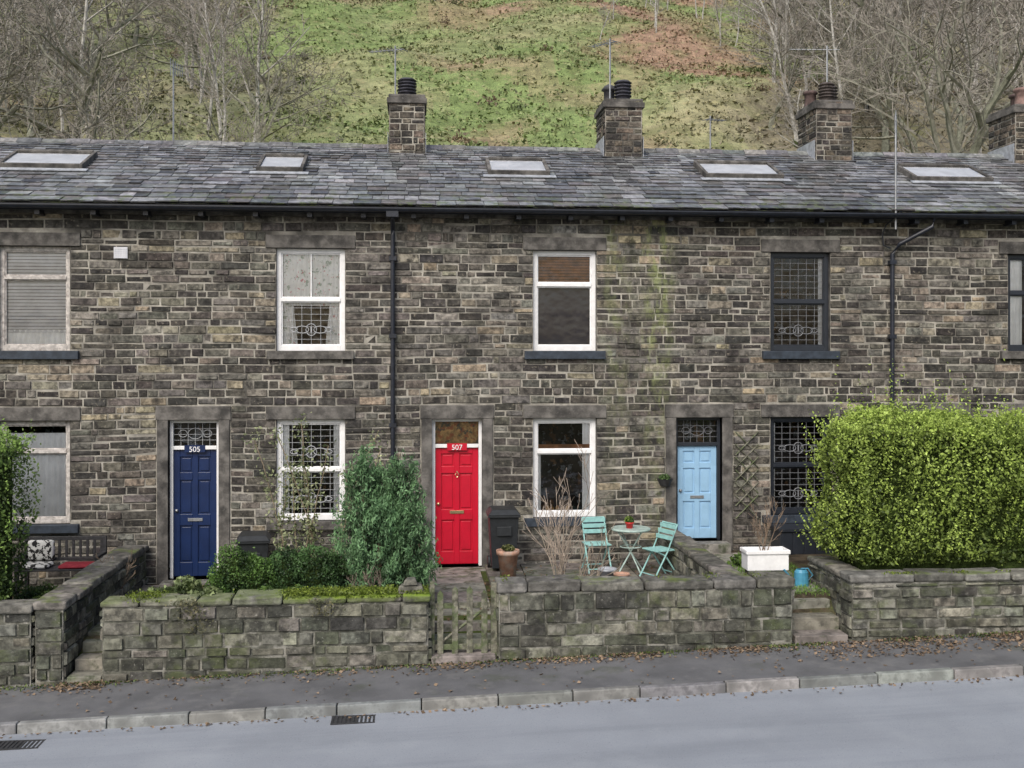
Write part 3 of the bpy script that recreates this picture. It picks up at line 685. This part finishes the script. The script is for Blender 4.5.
t.lathe((0,0,0),[(.17,.42),(.18,.43),(.17,.44)],16)
t.build('bistro_table',M['metalgreen'])
def pot(name,c,r,h,mat):
    p=MB(); p.lathe(c,[(0,0),(r*.7,0),(r*.92,h*.82),(r*1.06,h*.83),(r*1.08,h),(r*.94,h),(r*.9,h*.86),(0,h*.85)],20); return p.build(name,M[mat],None,True)
pot('plant_pot',(3.44,-1.05,.77),.07,.10,'redpot'); pot('plant_pot',(1.42,-1.55,.12),.17,.42,'terra'); pot('plant_pot',(2.98,-1.6,.035),.14,.20,'lead'); pot('plant_pot',(-.02,-2.2,.60),.10,.16,'terra')
pot('plant_pot',(3.15,-1.9,.035),.12,.18,'terra')
pb_=MB(); pb_.box(1.26,1.58,-1.71,-1.39,.03,.12,(.14,.13,.11)); pb_.build('stone_block',M['flag'],None,False,.01)
def bin_(loc,rot=0):
    b=MB(); b.M=Matrix.Translation(loc)@Matrix.Rotation(rot,4,'Z')
    lo=[(-.19,-.2,.06),(.19,-.2,.06),(.19,.2,.06),(-.19,.2,.06)]; hi=[(-.24,-.28,.92),(.24,-.28,.92),(.24,.26,.92),(-.24,.26,.92)]
    v=[b.av(q) for q in lo+hi]
    for q in [(0,3,2,1),(0,1,5,4),(1,2,6,5),(2,3,7,6),(3,0,4,7)]: b.fi([v[i] for i in q])
    b.box(-.265,.265,-.31,.27,.90,.945)
    v=[b.av(q) for q in [(-.26,-.32,.945),(.26,-.32,.945),(.26,.30,.945),(-.26,.30,.945),(-.2,-.24,1.02),(.2,-.24,1.02),(.2,.28,1.02),(-.2,.28,1.02)]]
    for q in [(4,5,6,7),(0,1,5,4),(1,2,6,5),(2,3,7,6),(3,0,4,7)]: b.fi([v[i] for i in q])
    b.tube([(-.22,.33,.96),(.22,.33,.96)],.018,8)
    for s in (-.24,.20): b.tube([(s,.22,.1),(s+.04,.22,.1)],.1,14)
    b.box(-.12,.12,-.285,-.27,.6,.75)
    b.build('wheelie_bin',M['plastic'],None,False,.01)
bin_((1.42,-.55,.035)); bin_((-2.62,-.6,-.32),.1)
tr=MB()
for k in range(-2,9):
    for sgn in (1,-1):
        zc=.75+.22*k; xa,xb=5.50,5.90; za,zb2=(zc,zc+.40) if sgn>0 else (zc+.40,zc)
        if min(za,zb2)<.7 or max(za,zb2)>2.45: continue
        tr.tube([(xa,-.045-.008*sgn,za),(xb,-.045-.008*sgn,zb2)],.012,4)
tr.build('trellis',M['gwood'])
pl=MB()
x0,x1,y0,y1=4.80,5.46,-2.95,-2.6; z0,z1=.42,.72
pl.box(x0+.02,x1-.02,y0+.02,y1-.02,z0,z1-.05); pl.box(x0,x1,y0,y0+.03,z1-.06,z1);pl.box(x0,x1,y1-.03,y1,z1-.06,z1);pl.box(x0,x0+.03,y0+.03,y1-.03,z1-.06,z1);pl.box(x1-.03,x1,y0+.03,y1-.03,z1-.06,z1)
pl.build('planter_trough',M['white'],None,False,.01)
pl=MB(); pl.box(x0+.06,x0+.2,y0+.05,y1-.05,.15,.42,(.15,.14,.12)); pl.box(x1-.2,x1-.06,y0+.05,y1-.05,.15,.42,(.15,.14,.12)); pl.build('planter_plinth',M['flag'],None,False,.01)
sb=MB(); sb.box(6.1,7.15,-.62,-.12,.2,.60); sb.box(6.07,7.18,-.66,-.1,.60,.66)
for k in range(5): sb.box(6.12+.2*k,6.30+.2*k,-.635,-.62,.22,.58)
sb.build('storage_box',M['darkpaint'],None,False,.008)
wc=MB(); c=(5.60,-3.0,.21); wc.lathe(c,[(0,0),(.11,0),(.10,.2),(.07,.24),(.06,.24),(.08,.2)],14); wc.tube([(5.50,-3,.26),(5.38,-3,.40),(5.34,-3,.45)],.015,6); wc.tube([(5.69,-3,.27),(5.77,-3,.36),(5.70,-3,.46),(5.6,-3,.46)],.010,6); wc.build('watering_can',M['bluep'])
be=MB(); be.M=Matrix.Translation((-5.55,-.85,-.2))
for s in (-.6,.6):
    be.box(s-.03,s+.03,-.25,-.19,0,.62); be.box(s-.03,s+.03,.19,.25,0,.9); be.box(s-.035,s+.035,-.26,.2,.62,.66)
for k in range(5): be.box(-.62,.62,-.24+.09*k,-.17+.09*k,.43,.455)
be.box(-.6,.6,.2,.235,.84,.9); be.box(-.6,.6,.2,.235,.52,.57)
for k in range(11): be.box(-.55+.108*k,-.51+.108*k,.205,.228,.57,.84)
be.build('garden_bench',M['iron'],None,False,.004)
cu=MB(); cu.M=Matrix.Translation((-5.7,-.85,-.2))
cu.box(-.42,.0,-.2,.18,.457,.53); cu.box(-.4,.0,.08,.19,.54,.86); cu.build('cushion',M['cushion'],None,True,.05)
cu=MB(); cu.M=Matrix.Translation((-5.25,-.85,-.2)); cu.box(-.3,.2,-.2,.18,.457,.51); cu.build('cushion',M['redcloth'],None,True,.04)
hb=MB(); hb.lathe((4.22,-.2,1.45),[(0,-.12),(.08,-.1),(.13,0),(.14,.02)],12); hb.tube([(4.22,-.02,1.8),(4.22,-.2,1.82),(4.22,-.2,1.48)],.008,5); hb.build('hanging_basket',M['iron'])
for (gx,gy_) in ((-.72,-5.93),(-4.35,-6.12)):
    q=MB(); z=g(gx)-.112; hw=.14; q.box(gx-.25,gx+.25,gy_-hw,gy_-hw+.03,z,z+.012);q.box(gx-.25,gx+.25,gy_+hw-.03,gy_+hw,z,z+.012)
    for k in range(11): q.box(gx-.25+.047*k,gx-.225+.047*k,gy_-hw+.03,gy_+hw-.03,z,z+.011)
    q.box(gx-.24,gx+.24,gy_-hw+.03,gy_+hw-.03,z-.01,z+.003); q.build('drain_grate',M['iron'])

# ---------------------------------------------------------------- vegetation
def colv(n,lo,hi,bias=None):
    t=RN.random(n) if bias is None else np.clip(bias+RN.normal(size=n)*.18,0,1)
    lo=np.array(lo);hi=np.array(hi); c=lo[None]*(1-t[:,None])+hi[None]*t[:,None]
    return c*(1+RN.normal(size=(n,1))*.12)
def hedge(name,x0,x1,y0,y1,z0,z1,n,lo,hi,size=.055,shoot=.09):
    h=empty(name); W,D,T=x1-x0,y1-y0,z1-z0
    areas=np.array([W*T,W*T*.4,W*D*1.2,D*T,D*T*.6]); pr=areas/areas.sum()
    k=RN.choice(5,size=n,p=pr); a=RN.random(n);b=RN.random(n)
    P=np.zeros((n,3)); Nn=np.zeros((n,3))
    m=k==0; P[m]=np.c_[x0+a[m]*W,np.full(m.sum(),y0),z0+b[m]*T]; Nn[m]=(0,-1,0)
    m=k==1; P[m]=np.c_[x0+a[m]*W,np.full(m.sum(),y1),z0+b[m]*T]; Nn[m]=(0,1,0)
    m=k==2; P[m]=np.c_[x0+a[m]*W,y0+b[m]*D,np.full(m.sum(),z1)]; Nn[m]=(0,0,1)
    m=k==3; P[m]=np.c_[np.full(m.sum(),x0),y0+a[m]*D,z0+b[m]*T]; Nn[m]=(-1,0,0)
    m=k==4; P[m]=np.c_[np.full(m.sum(),x1),y0+a[m]*D,z0+b[m]*T]; Nn[m]=(1,0,0)
    c=np.array([(x0+x1)/2,(y0+y1)/2,(z0+z1)/2]); hf=np.array([W,D,T])/2
    lump=np.array([nz(p[0]*1.1,p[1]*1.1,p[2]*1.3)*.28+nz(p[0]*3.5,p[1]*3.5,p[2]*2.2)*.15 for p in P])
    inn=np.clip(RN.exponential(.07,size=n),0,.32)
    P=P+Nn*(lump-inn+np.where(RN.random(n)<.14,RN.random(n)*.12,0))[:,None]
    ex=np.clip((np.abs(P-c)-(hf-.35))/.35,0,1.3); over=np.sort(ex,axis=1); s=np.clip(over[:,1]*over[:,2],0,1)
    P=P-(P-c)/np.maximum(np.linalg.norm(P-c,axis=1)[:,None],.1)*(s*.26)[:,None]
    bias=.55+lump*1.5-inn*4+((P[:,2]-z0)/T)*.5-.25  # shade put into leaf colour: darker inward and low, brighter on top
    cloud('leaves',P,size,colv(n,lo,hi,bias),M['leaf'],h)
    ns=int(W*130); pts=[]
    for i in range(ns):
        sx=x0+R.random()*W; sy=y0+R.random()*D*.8; L=R.expovariate(1/shoot); ax=R.gauss(0,.15)
        zt=z1-.08+nz(sx*1.1,sy*1.1,z1*1.3)*.28
        for t in range(9): pts.append((sx+R.gauss(0,.014)+ax*L*t/8,sy+R.gauss(0,.014),zt+L*t/8*1.6))
    for i in range(int(W*130)):
        sx=x0+R.random()*W; sz=z0+T*R.uniform(.1,.95); L=R.uniform(.05,.2)
        yy=y0-nz(sx*1.1,y0*1.1,sz*1.3)*.28
        for t in range(6): pts.append((sx+R.gauss(0,.012),yy+.03-L*.6*t/5,sz+L*t/5*1.3))
    for i in range(int(D*100)):
        sy=y0+R.random()*D; sz=z0+T*R.uniform(.05,.95); L=R.uniform(.05,.25); xx=x0-nz(x0*1.1,sy*1.1,sz*1.3)*.28
        for t in range(6): pts.append((xx+.03-L*.7*t/5,sy+R.gauss(0,.012),sz+L*t/5*1.2))
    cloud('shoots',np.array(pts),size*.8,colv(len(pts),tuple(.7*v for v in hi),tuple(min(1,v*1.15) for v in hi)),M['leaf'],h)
    # leafy interior volume so nothing shows through thin spots
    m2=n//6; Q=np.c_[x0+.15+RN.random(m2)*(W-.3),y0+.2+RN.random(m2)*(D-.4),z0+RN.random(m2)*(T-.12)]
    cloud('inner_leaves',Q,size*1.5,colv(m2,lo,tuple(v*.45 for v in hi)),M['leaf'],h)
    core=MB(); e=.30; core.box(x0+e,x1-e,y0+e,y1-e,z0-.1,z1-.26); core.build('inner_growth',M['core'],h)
hedge('privet_hedge',5.90,13.3,-4.05,-2.6,.62,2.64,66000,(.06,.095,.02),(.42,.55,.12),.052,.11)
hedge('privet_hedge',-12,-5.12,-4.1,-3.0,.3,2.48,34000,(.04,.07,.02),(.26,.40,.10),.052)

def bush(name,blobs,n,lo,hi,size,up=0,aspect=.55,lumpf=5,core=.68):
    h=empty(name); A=np.array([b[3]*b[5] for b in blobs],float); pr=A/A.sum(); k=RN.choice(len(blobs),size=n,p=pr)
    B=np.array(blobs,float)
    d=RN.normal(size=(n,3)); d/=np.linalg.norm(d,axis=1)[:,None]
    r=1-np.abs(RN.normal(size=n))*.16+np.where(RN.random(n)<.1,RN.random(n)*.2,0)
    P=B[k,:3]+d*B[k,3:6]*r[:,None]
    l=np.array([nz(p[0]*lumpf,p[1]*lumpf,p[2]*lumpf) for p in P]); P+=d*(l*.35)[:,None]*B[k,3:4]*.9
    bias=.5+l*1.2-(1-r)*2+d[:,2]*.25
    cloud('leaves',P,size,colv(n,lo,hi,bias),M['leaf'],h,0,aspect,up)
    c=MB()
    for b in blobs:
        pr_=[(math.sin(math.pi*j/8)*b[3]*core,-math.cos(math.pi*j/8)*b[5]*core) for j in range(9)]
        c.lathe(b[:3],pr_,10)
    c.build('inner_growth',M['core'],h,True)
    return h
# upright conifer built from many separate leaning sprays
def conifer(name,leads):
    h=empty(name); rn=random.Random(21); P=[];C=[]; st=MB()
    for (cx,cy,hh,rad,ns) in leads:
        st.tube([(cx*.6-.18,cy,-.1),(cx,cy,hh*.5),(cx,cy,hh*.93)],[.05,.035,.008],6,(.16,.11,.08))
        for k in range(ns):
            t=(k+rn.random())/ns; z=.15+t*(hh-.45); a=rn.uniform(0,6.28)
            rr=rad*(1-t)**.5*rn.uniform(.65,1.2)+.06
            ln=rn.uniform(.26,.50)
            p0=Vector((cx,cy,z)); p1=Vector((cx+math.cos(a)*rr*.8,cy+math.sin(a)*rr*.8,z+ln*.35)); p2=Vector((cx+math.cos(a)*rr*1.15,cy+math.sin(a)*rr*1.15,z+ln*1.0))
            sh=rn.uniform(.65,1.3)
            for q in range(62):
                s=rn.random()**.75; p=(p0.lerp(p1,s)).lerp(p1.lerp(p2,s),s); w=.068*(1-s*.7)
                o=Vector((rn.gauss(0,w),rn.gauss(0,w),rn.gauss(0,w)))
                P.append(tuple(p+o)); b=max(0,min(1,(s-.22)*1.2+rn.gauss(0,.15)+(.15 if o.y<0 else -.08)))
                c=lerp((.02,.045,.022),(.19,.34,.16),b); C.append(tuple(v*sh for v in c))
    st.build('stems',M['bark'],h)
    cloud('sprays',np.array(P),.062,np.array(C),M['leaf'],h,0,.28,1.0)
conifer('conifer_shrub',[(-.74,-3.1,2.2,.38,150),(-.20,-3.05,2.12,.38,140),(-.52,-3.3,1.6,.42,115),(-.08,-3.25,1.5,.30,75),(-.45,-2.95,1.95,.32,85)])
bush('evergreen_shrub',[(-2.42,-3.45,.55,.34,.34,.45),(-2.15,-3.55,.45,.3,.3,.4),(-2.6,-3.5,.35,.25,.3,.3)],15000,(.02,.045,.015),(.14,.25,.06),.035)
bush('evergreen_shrub',[(-1.75,-3.35,.55,.34,.34,.42),(-1.4,-3.4,.52,.34,.3,.42),(-1.15,-3.3,.45,.25,.3,.4)],18000,(.018,.04,.015),(.10,.19,.065),.035,up=.5)
bush('ivy',[(-3.25,-3.8,.40,.32,.2,.15),(-3.0,-3.85,.5,.18,.2,.16),(-2.75,-3.9,.40,.2,.2,.12)],2200,(.05,.075,.03),(.27,.33,.15),.06)
bush('low_shrub',[(-1.5,-3.9,.43,.4,.15,.10),(-1.9,-3.9,.40,.3,.15,.12)],2600,(.02,.05,.015),(.12,.2,.05),.05)
bush('garden_plant',[(4.75,-3.3,.3,.2,.2,.12),(5.25,-1.5,.3,.25,.3,.1)],1500,(.04,.08,.02),(.16,.26,.05),.05,up=1)
bush('potted_plant',[(3.44,-1.05,.9,.07,.07,.06)],300,(.04,.1,.02),(.2,.3,.05),.03)
bush('potted_plant',[(1.42,-1.55,.56,.10,.10,.05)],200,(.05,.06,.02),(.2,.22,.08),.04,up=1)
bush('potted_plant',[(4.22,-.2,1.48,.09,.09,.05)],350,(.04,.08,.03),(.12,.2,.07),.035)
bush('low_shrub',[(2.2,-3.3,.15,.5,.3,.15),(3.3,-3.2,.12,.5,.25,.14)],3000,(.03,.05,.015),(.12,.15,.05),.05,up=.6)
bush('garden_plant',[(-5.0,-3.2,.1,.2,.4,.25),(-5.4,-2.4,.1,.3,.4,.2)],2500,(.03,.06,.02),(.15,.22,.06),.05)
P=[]
for _ in range(9000):
    x=R.uniform(-3.9,.15); k=nz(x*1.6,4,4)+(.55 if x>-1.7 else -.12)
    if k<R.uniform(-.1,.4): continue
    P.append((x,-4.13+R.gauss(0,.11),.485+R.random()*.035-.0))
for _ in range(2500):
    x=R.uniform(1.1,5)
    if nz(x*1.6,4,4)<R.uniform(0,.5): continue
    P.append((x,-4.13+R.uniform(-.17,.2),.615+R.random()*.015))
for _ in range(2500):
    x=R.uniform(5.9,12)
    if nz(x*1.6,4,4)<R.uniform(0,.5): continue
    P.append((x,-4.25+R.uniform(-.05,.05),.62+R.random()*.02))
P=[p if (p[1]>-4.33) else (p[0],-4.33,p[2]-.04) for p in P]
cloud('moss',np.array(P),.035,colv(len(P),(.07,.10,.02),(.24,.31,.05)),M['leaf'],None,.2,.6,.5)

def grow(mb,p,d,L,r,lvl,mx,rn,prm,col):
    ns=prm['seg'][min(lvl,len(prm['seg'])-1)]; pts=[p.copy()]; rad=[r]; dd=d.copy(); q=p.copy()
    wob=prm['wob']
    dirs=[dd.copy()]
    for i in range(ns):
        dd=dd+Vector((rn.gauss(0,wob),rn.gauss(0,wob),rn.gauss(0,wob)+prm['up'])); dd.normalize()
        q=q+dd*(L/ns); pts.append(q.copy()); rad.append(max(prm['rmin'],r*(1-(.65 if lvl<mx else .8)*(i+1)/ns))); dirs.append(dd.copy())
    mb.tube(pts,rad,6 if lvl==0 else (4 if lvl==1 else 3),lerp(col,prm['tc'],min(1,lvl/mx)),0,False)
    if lvl>=mx: return
    n=prm['n'][lvl]
    for k in range(n):
        t=prm['t0'][lvl]+(1-prm['t0'][lvl])*(k+rn.random())/n; f=t*ns; i=min(ns-1,int(f)); fr=f-i
        pp=pts[i].lerp(pts[i+1],fr); rr=rad[i]*(1-fr)+rad[i+1]*fr
        ax=dirs[i].cross(Vector((rn.gauss(0,1),rn.gauss(0,1),rn.gauss(0,1)))).normalized()
        nd=Matrix.Rotation(rn.uniform(*prm['ang']),3,ax)@dirs[i]
        grow(mb,pp,nd,L*prm['lr'][lvl]*(1.15-.55*t)*rn.uniform(.8,1.2),max(prm['rmin'],rr*.62),lvl+1,mx,rn,prm,col)
def treemesh(seed,h,r,prm,col,mx=4):
    rn=random.Random(seed); mb=MB(); grow(mb,Vector((0,0,-.3)),Vector((0,0,1)),h,r,0,mx,rn,prm,col)
    o=mb.build('tree_proto',M['bark'],None,False); me=o.data; bpy.data.objects.remove(o); return me
birch=dict(seg=(7,4,3,2),wob=.09,up=.05,n=(13,6,5),t0=(.28,.2,.2),ang=(.45,.95),lr=(.42,.5,.5),rmin=.012,tc=(.235,.21,.185))
oak=dict(seg=(6,6,4,3,2),wob=.20,up=.05,n=(8,6,5,4),t0=(.25,.25,.2,.2),ang=(.5,1.15),lr=(.75,.55,.55,.5),rmin=.012,tc=(.22,.20,.175))
A=[treemesh(11+i,9.5,.12,birch,(.36,.35,.32),3) for i in range(4)]
B=[treemesh(31+i,7.5,.24,oak,(.20,.205,.155),4) for i in range(3)]
def hz(x,y):
    if y<9.5: return gl(x)-.5
    t=y-9.5
    return .5*t+ (nz(x*.05,y*.05)*3.0+nz(x*.16,y*.16,4)*.9+nz(x*.5,y*.5,2)*.25)*min(1,t/14)
def inst(me,name,loc,rot,s,par):
    o=bpy.data.objects.new(name,me); col_root.objects.link(o); o.location=loc; o.rotation_euler=(R.uniform(-.08,.08),R.uniform(-.08,.08),rot); o.scale=(s,s,s*R.uniform(.9,1.1))
    if par: o.parent=par
wood=empty('bare_woodland')
def plant(n,fx,fy,sc,meshes):
    for _ in range(n):
        y=fy(); x=fx(y); inst(R.choice(meshes),'bare_tree',(x,y,hz(x,y)-.1),R.uniform(0,6.28),R.uniform(*sc),wood)
plant(95,lambda y:R.uniform(-.56*(y+18),-1-.13*(y+18)),lambda:R.uniform(34,110),(.6,1.1),A+A+B)
plant(130,lambda y:R.uniform(.33*(y+18),.75*(y+18)),lambda:R.uniform(34,110),(.6,1.15),A+A+B)
plant(60,lambda y:R.uniform(-.12*(y+18),.4*(y+18)),lambda:R.uniform(86,112),(.4,.75),A)
plant(18,lambda y:R.uniform(.16*(y+18),.38*(y+18)),lambda:R.uniform(64,90),(.35,.65),A)
for (x,y,s,k) in ((-10.5,19,.95,0),(-16.5,22,1.15,1),(-14,27,1.0,0),(-21,26,1.2,2),(-7.5,28,.8,1),(-6.2,24,.7,2)):
    inst(B[k],'bare_tree',(x,y,hz(x,y)-.2),k*2.1+x,s,None)
for (x,y,s,k) in ((21.5,22,1.25,1),(25.5,25,1.35,2),(30,29,1.2,0),(24,31,1.1,1)):
    inst(B[k],'bare_tree',(x,y,hz(x,y)-.2),k*1.3+x,s,None)
GR=(.185,.245,.095);TNH=(.29,.275,.16);RB=(.32,.195,.15);WD=(.215,.19,.14)  # hill tones lightened so the colour stands in for distance haze
def hcol(x,y):
    d=y+18; n=nz(x*.06,y*.06,7); n2=nz(x*.2,y*.2,11); n3=nz(x*.09,y*.14,23)
    c=lerp(GR,TNH,min(1,max(0,.2+n*1.2+n2*.8)))
    rb=math.exp(-((x-19-.15*(y-58))/8)**2-((y-63)/14)**2)*1.25+math.exp(-((x-2)/3.5)**2-((y-76)/14)**2)*.9+math.exp(-((x-2)/2.0)**2-((y-53)/3)**2)*.5
    rb+=n2*.8+n3*.9+max(0,(y-66)/70)
    c=lerp(c,RB,min(.85,max(0,rb*1.0-.28)))
    e=x/d
    wl=max(0,min(1,(-.12-e+n*.15)/.07)); wr=max(0,min(1,(e-.36+n*.15)/.07)); wt=max(0,min(1,(y-88+n*20)/14))
    w=max(wl*.6,wr,wt); c=lerp(c,WD,w*.85)
    return c
mb=MB(); hx=np.concatenate([np.arange(-150,-50,5),np.arange(-50,80,1.0),np.arange(80,171,5)]); hy=np.concatenate([np.arange(9,115,1.0),np.arange(115,190,6)])
nx=len(hx)
for y in hy:
    for x in hx: mb.v.append((x,y,hz(x,y)))
for j in range(len(hy)-1):
    for i in range(nx-1):
        a=j*nx+i; mb.fi((a,a+1,a+1+nx,a+nx),hcol(hx[i],hy[j]))
mb.build('hillside',M['hill'],None,True)
n=24000; P=[];C=[];S=[]
for _ in range(n):
    y=R.uniform(32,104); d=y+18; x=R.uniform(-.5,.72)*d
    c=hcol(x+R.gauss(0,1.2),y+R.gauss(0,1.2)); q_=R.random()
    c=lerp(c,(.08,.09,.045),R.random()*.45) if q_<.4 else lerp(c,(.40,.40,.24),R.random()*.4)
    z=hz(x,y); k=R.uniform(.12,.32)
    for q in range(4): P.append((x+R.gauss(0,k*.8),y+R.gauss(0,k*.8),z+R.uniform(0,k*.6))); C.append(jit(c,.15)); S.append(k)
cloud('hillside_tussocks',np.array(P),np.array(S),np.array(C),M['dryleaf'],None,.3,.6,.3)
P=[];C=[]
for _ in range(240):
    y=R.uniform(34,98); d=y+18; x=R.uniform(-.5,.72)*d; z=hz(x,y); r=R.uniform(.25,.9)
    if abs(x/d-.1)<.2 and R.random()<.5: continue
    cc=R.choice([(.08,.105,.04),(.12,.13,.06),(.2,.15,.10)])
    for q in range(60): P.append((x+R.gauss(0,r*.5),y+R.gauss(0,r*.5),z+abs(R.gauss(0,r*.5)))); C.append(jit(cc,.3))
cloud('hillside_shrubs',np.array(P),.22,np.array(C),M['leaf'])

tw=dict(seg=(5,4,3),wob=.08,up=.07,n=(6,3),t0=(.2,.2),ang=(.25,.75),lr=(.40,.5),rmin=.0035,tc=(.34,.28,.23))
def twigs(name,c,n,h,r,col,spread,seed,zz):
    rn=random.Random(seed); mb=MB()
    for k in range(n):
        a=rn.uniform(0,6.28); d=Vector((math.cos(a)*spread*rn.random(),math.sin(a)*spread*rn.random(),1)).normalized()
        grow(mb,Vector((c[0]+rn.gauss(0,.06),c[1]+rn.gauss(0,.06),zz)),d,h*rn.uniform(.5,1.0),r,0,2,rn,tw,col)
    return mb.build(name,M['bark'])
twigs('bare_shrub',(2.0,-3.1),9,2.3,.008,(.36,.30,.24),.30,3,.0)
twigs('bare_shrub',(2.3,-2.9),4,1.2,.006,(.30,.25,.18),.5,4,.0)
tw['tc']=(.21,.17,.14); twigs('heather_clump',(-.60,-3.6),16,.7,.005,(.2,.16,.13),.6,5,.0)
tw['tc']=(.20,.15,.11); twigs('bare_shrub',(5.12,-2.78),6,.8,.008,(.20,.15,.11),.6,6,.66)
tw['tc']=(.2,.15,.11); twigs('bare_shrub',(-4.5,-1.6),5,.8,.005,(.2,.16,.12),.5,8,-.2)
cl=empty('climbing_plant'); mb=MB(); P=[]
rn=random.Random(9)
for k in range(10):
    x=-1.95+.10*k; p=Vector((x,-2.2,-.1)); d=Vector((rn.gauss(0,.06),.0,1)); pts=[p.copy()]; L=rn.uniform(1.7,2.85)
    for s in range(12):
        d=(d+Vector((rn.gauss(0,.12),rn.gauss(0,.06),.08))).normalized(); p=p+d*L/12; pts.append(p.copy())
        for q in range(34 if rn.random()<.55 else 6): P.append(tuple(p+Vector((rn.gauss(0,.065),rn.gauss(0,.065),rn.gauss(0,.09)))))
    mb.tube(pts,.007,4,(.3,.24,.17),0,False)
mb.build('stems',M['bark'],cl); cloud('leaves',np.array(P),.055,colv(len(P),(.12,.16,.07),(.44,.47,.27)),M['leaf'],cl)
P=[]
for _ in range(260):
    t=R.random(); P.append((-2.95+R.gauss(0,.10)+.2*t,-4.37-R.random()*.05,.46-.42*t*t+R.gauss(0,.03)))
for _ in range(110):
    t=R.random(); P.append((-1.2+R.gauss(0,.12),-4.37-R.random()*.04,.46-.22*t))
cloud('trailing_plant',np.array(P),.04,colv(len(P),(.08,.09,.05),(.25,.23,.13)),M['leaf'])
P=[]
for _ in range(5000):
    P.append((R.uniform(4.45,6.0),R.uniform(-3.6,-1.2),.2+R.random()*.05))
cloud('grass',np.array(P),.06,colv(len(P),(.08,.15,.03),(.24,.42,.08)),M['leaf'],None,0,.15,2)
P=[]
def lit(n,xa,xb,ya,yb,pw=1):
    for _ in range(n):
        x=R.uniform(xa,xb)
        if nz(x*1.3,3,1)<R.uniform(-.5,.25): continue
        t=R.random()**pw; y=yb-(yb-ya)*t; P.append((x,y,g(x)+(y+5.6)*.012+.008+R.random()*.02))
lit(2400,-10,14,-4.75,-4.35,2.2); lit(4200,4.8,14,-5.1,-4.35,1.6); lit(500,-10,14,-5.6,-4.4,1); lit(900,.0,5,-4.6,-4.35,2); lit(500,-4.5,-3.9,-4.6,-4.0)
for _ in range(400):
    x=R.uniform(-9,13); P.append((x,-5.79-R.expovariate(22),g(x)-.10+R.random()*.008))
P2=np.array(P); cloud('fallen_leaves',P2,.046,colv(len(P2),(.08,.055,.035),(.30,.22,.15)),M['dryleaf'],None,.85,.7)
P=[]
for _ in range(7000):
    x=R.uniform(-10,14)
    if nz(x*1.1,8,1)<R.uniform(-.3,.5): continue
    P.append((x,-4.35-R.expovariate(20),g(x)+.02+R.random()*.03))
cloud('moss_and_weeds',np.array(P),.035,colv(len(P),(.04,.06,.02),(.16,.22,.06)),M['leaf'],None,.3,.5,.5)
P=[]
for _ in range(1800): P.append((R.uniform(-4.2,4),R.uniform(-3.9,-.2)))
P=[(p[0],p[1],hground(p[0],p[1])+.02+(.035 if 1.1<p[0]<4.1 and p[1]>-2.6 else 0)) for p in P]
cloud('garden_litter',np.array(P),.05,colv(len(P),(.07,.04,.02),(.2,.13,.08)),M['dryleaf'],None,.8,.7)

# ---------------------------------------------------------------- light & camera
az=math.radians(205); el=math.radians(44)
S=Vector((math.sin(az)*math.cos(el),math.cos(az)*math.cos(el),math.sin(el)))
w=bpy.data.worlds.new('World'); scene.world=w; w.use_nodes=True; nt=w.node_tree
sk=nt.nodes.new('ShaderNodeTexSky'); sk.sky_type='NISHITA'; sk.sun_disc=False; sk.sun_elevation=el; sk.sun_rotation=az; sk.dust_density=3.5; sk.air_density=1.0; sk.ozone_density=1.0
bg=nt.nodes['Background']; nt.links.new(sk.outputs[0],bg.inputs[0]); bg.inputs[1].default_value=.15
L=bpy.data.lights.new('sun','SUN'); L.energy=2.7; L.angle=math.radians(40); L.color=(1,.965,.91)
lo=bpy.data.objects.new('sun',L); col_root.objects.link(lo); lo.rotation_euler=(-S).to_track_quat('-Z','Y').to_euler(); lo.location=(0,-20,30)
cam=bpy.data.cameras.new('camera'); co=bpy.data.objects.new('camera',cam); col_root.objects.link(co)
co.location=(0,-18.5,3.58); co.rotation_euler=(math.radians(90),0,math.radians(-5)); cam.sensor_width=36; cam.lens=1090/1024*36; cam.shift_y=-29/1024; cam.clip_end=1000; cam.clip_start=.1
scene.camera=co
scene.view_settings.view_transform='Standard'; scene.view_settings.look='None'; scene.view_settings.exposure=0; scene.view_settings.gamma=1
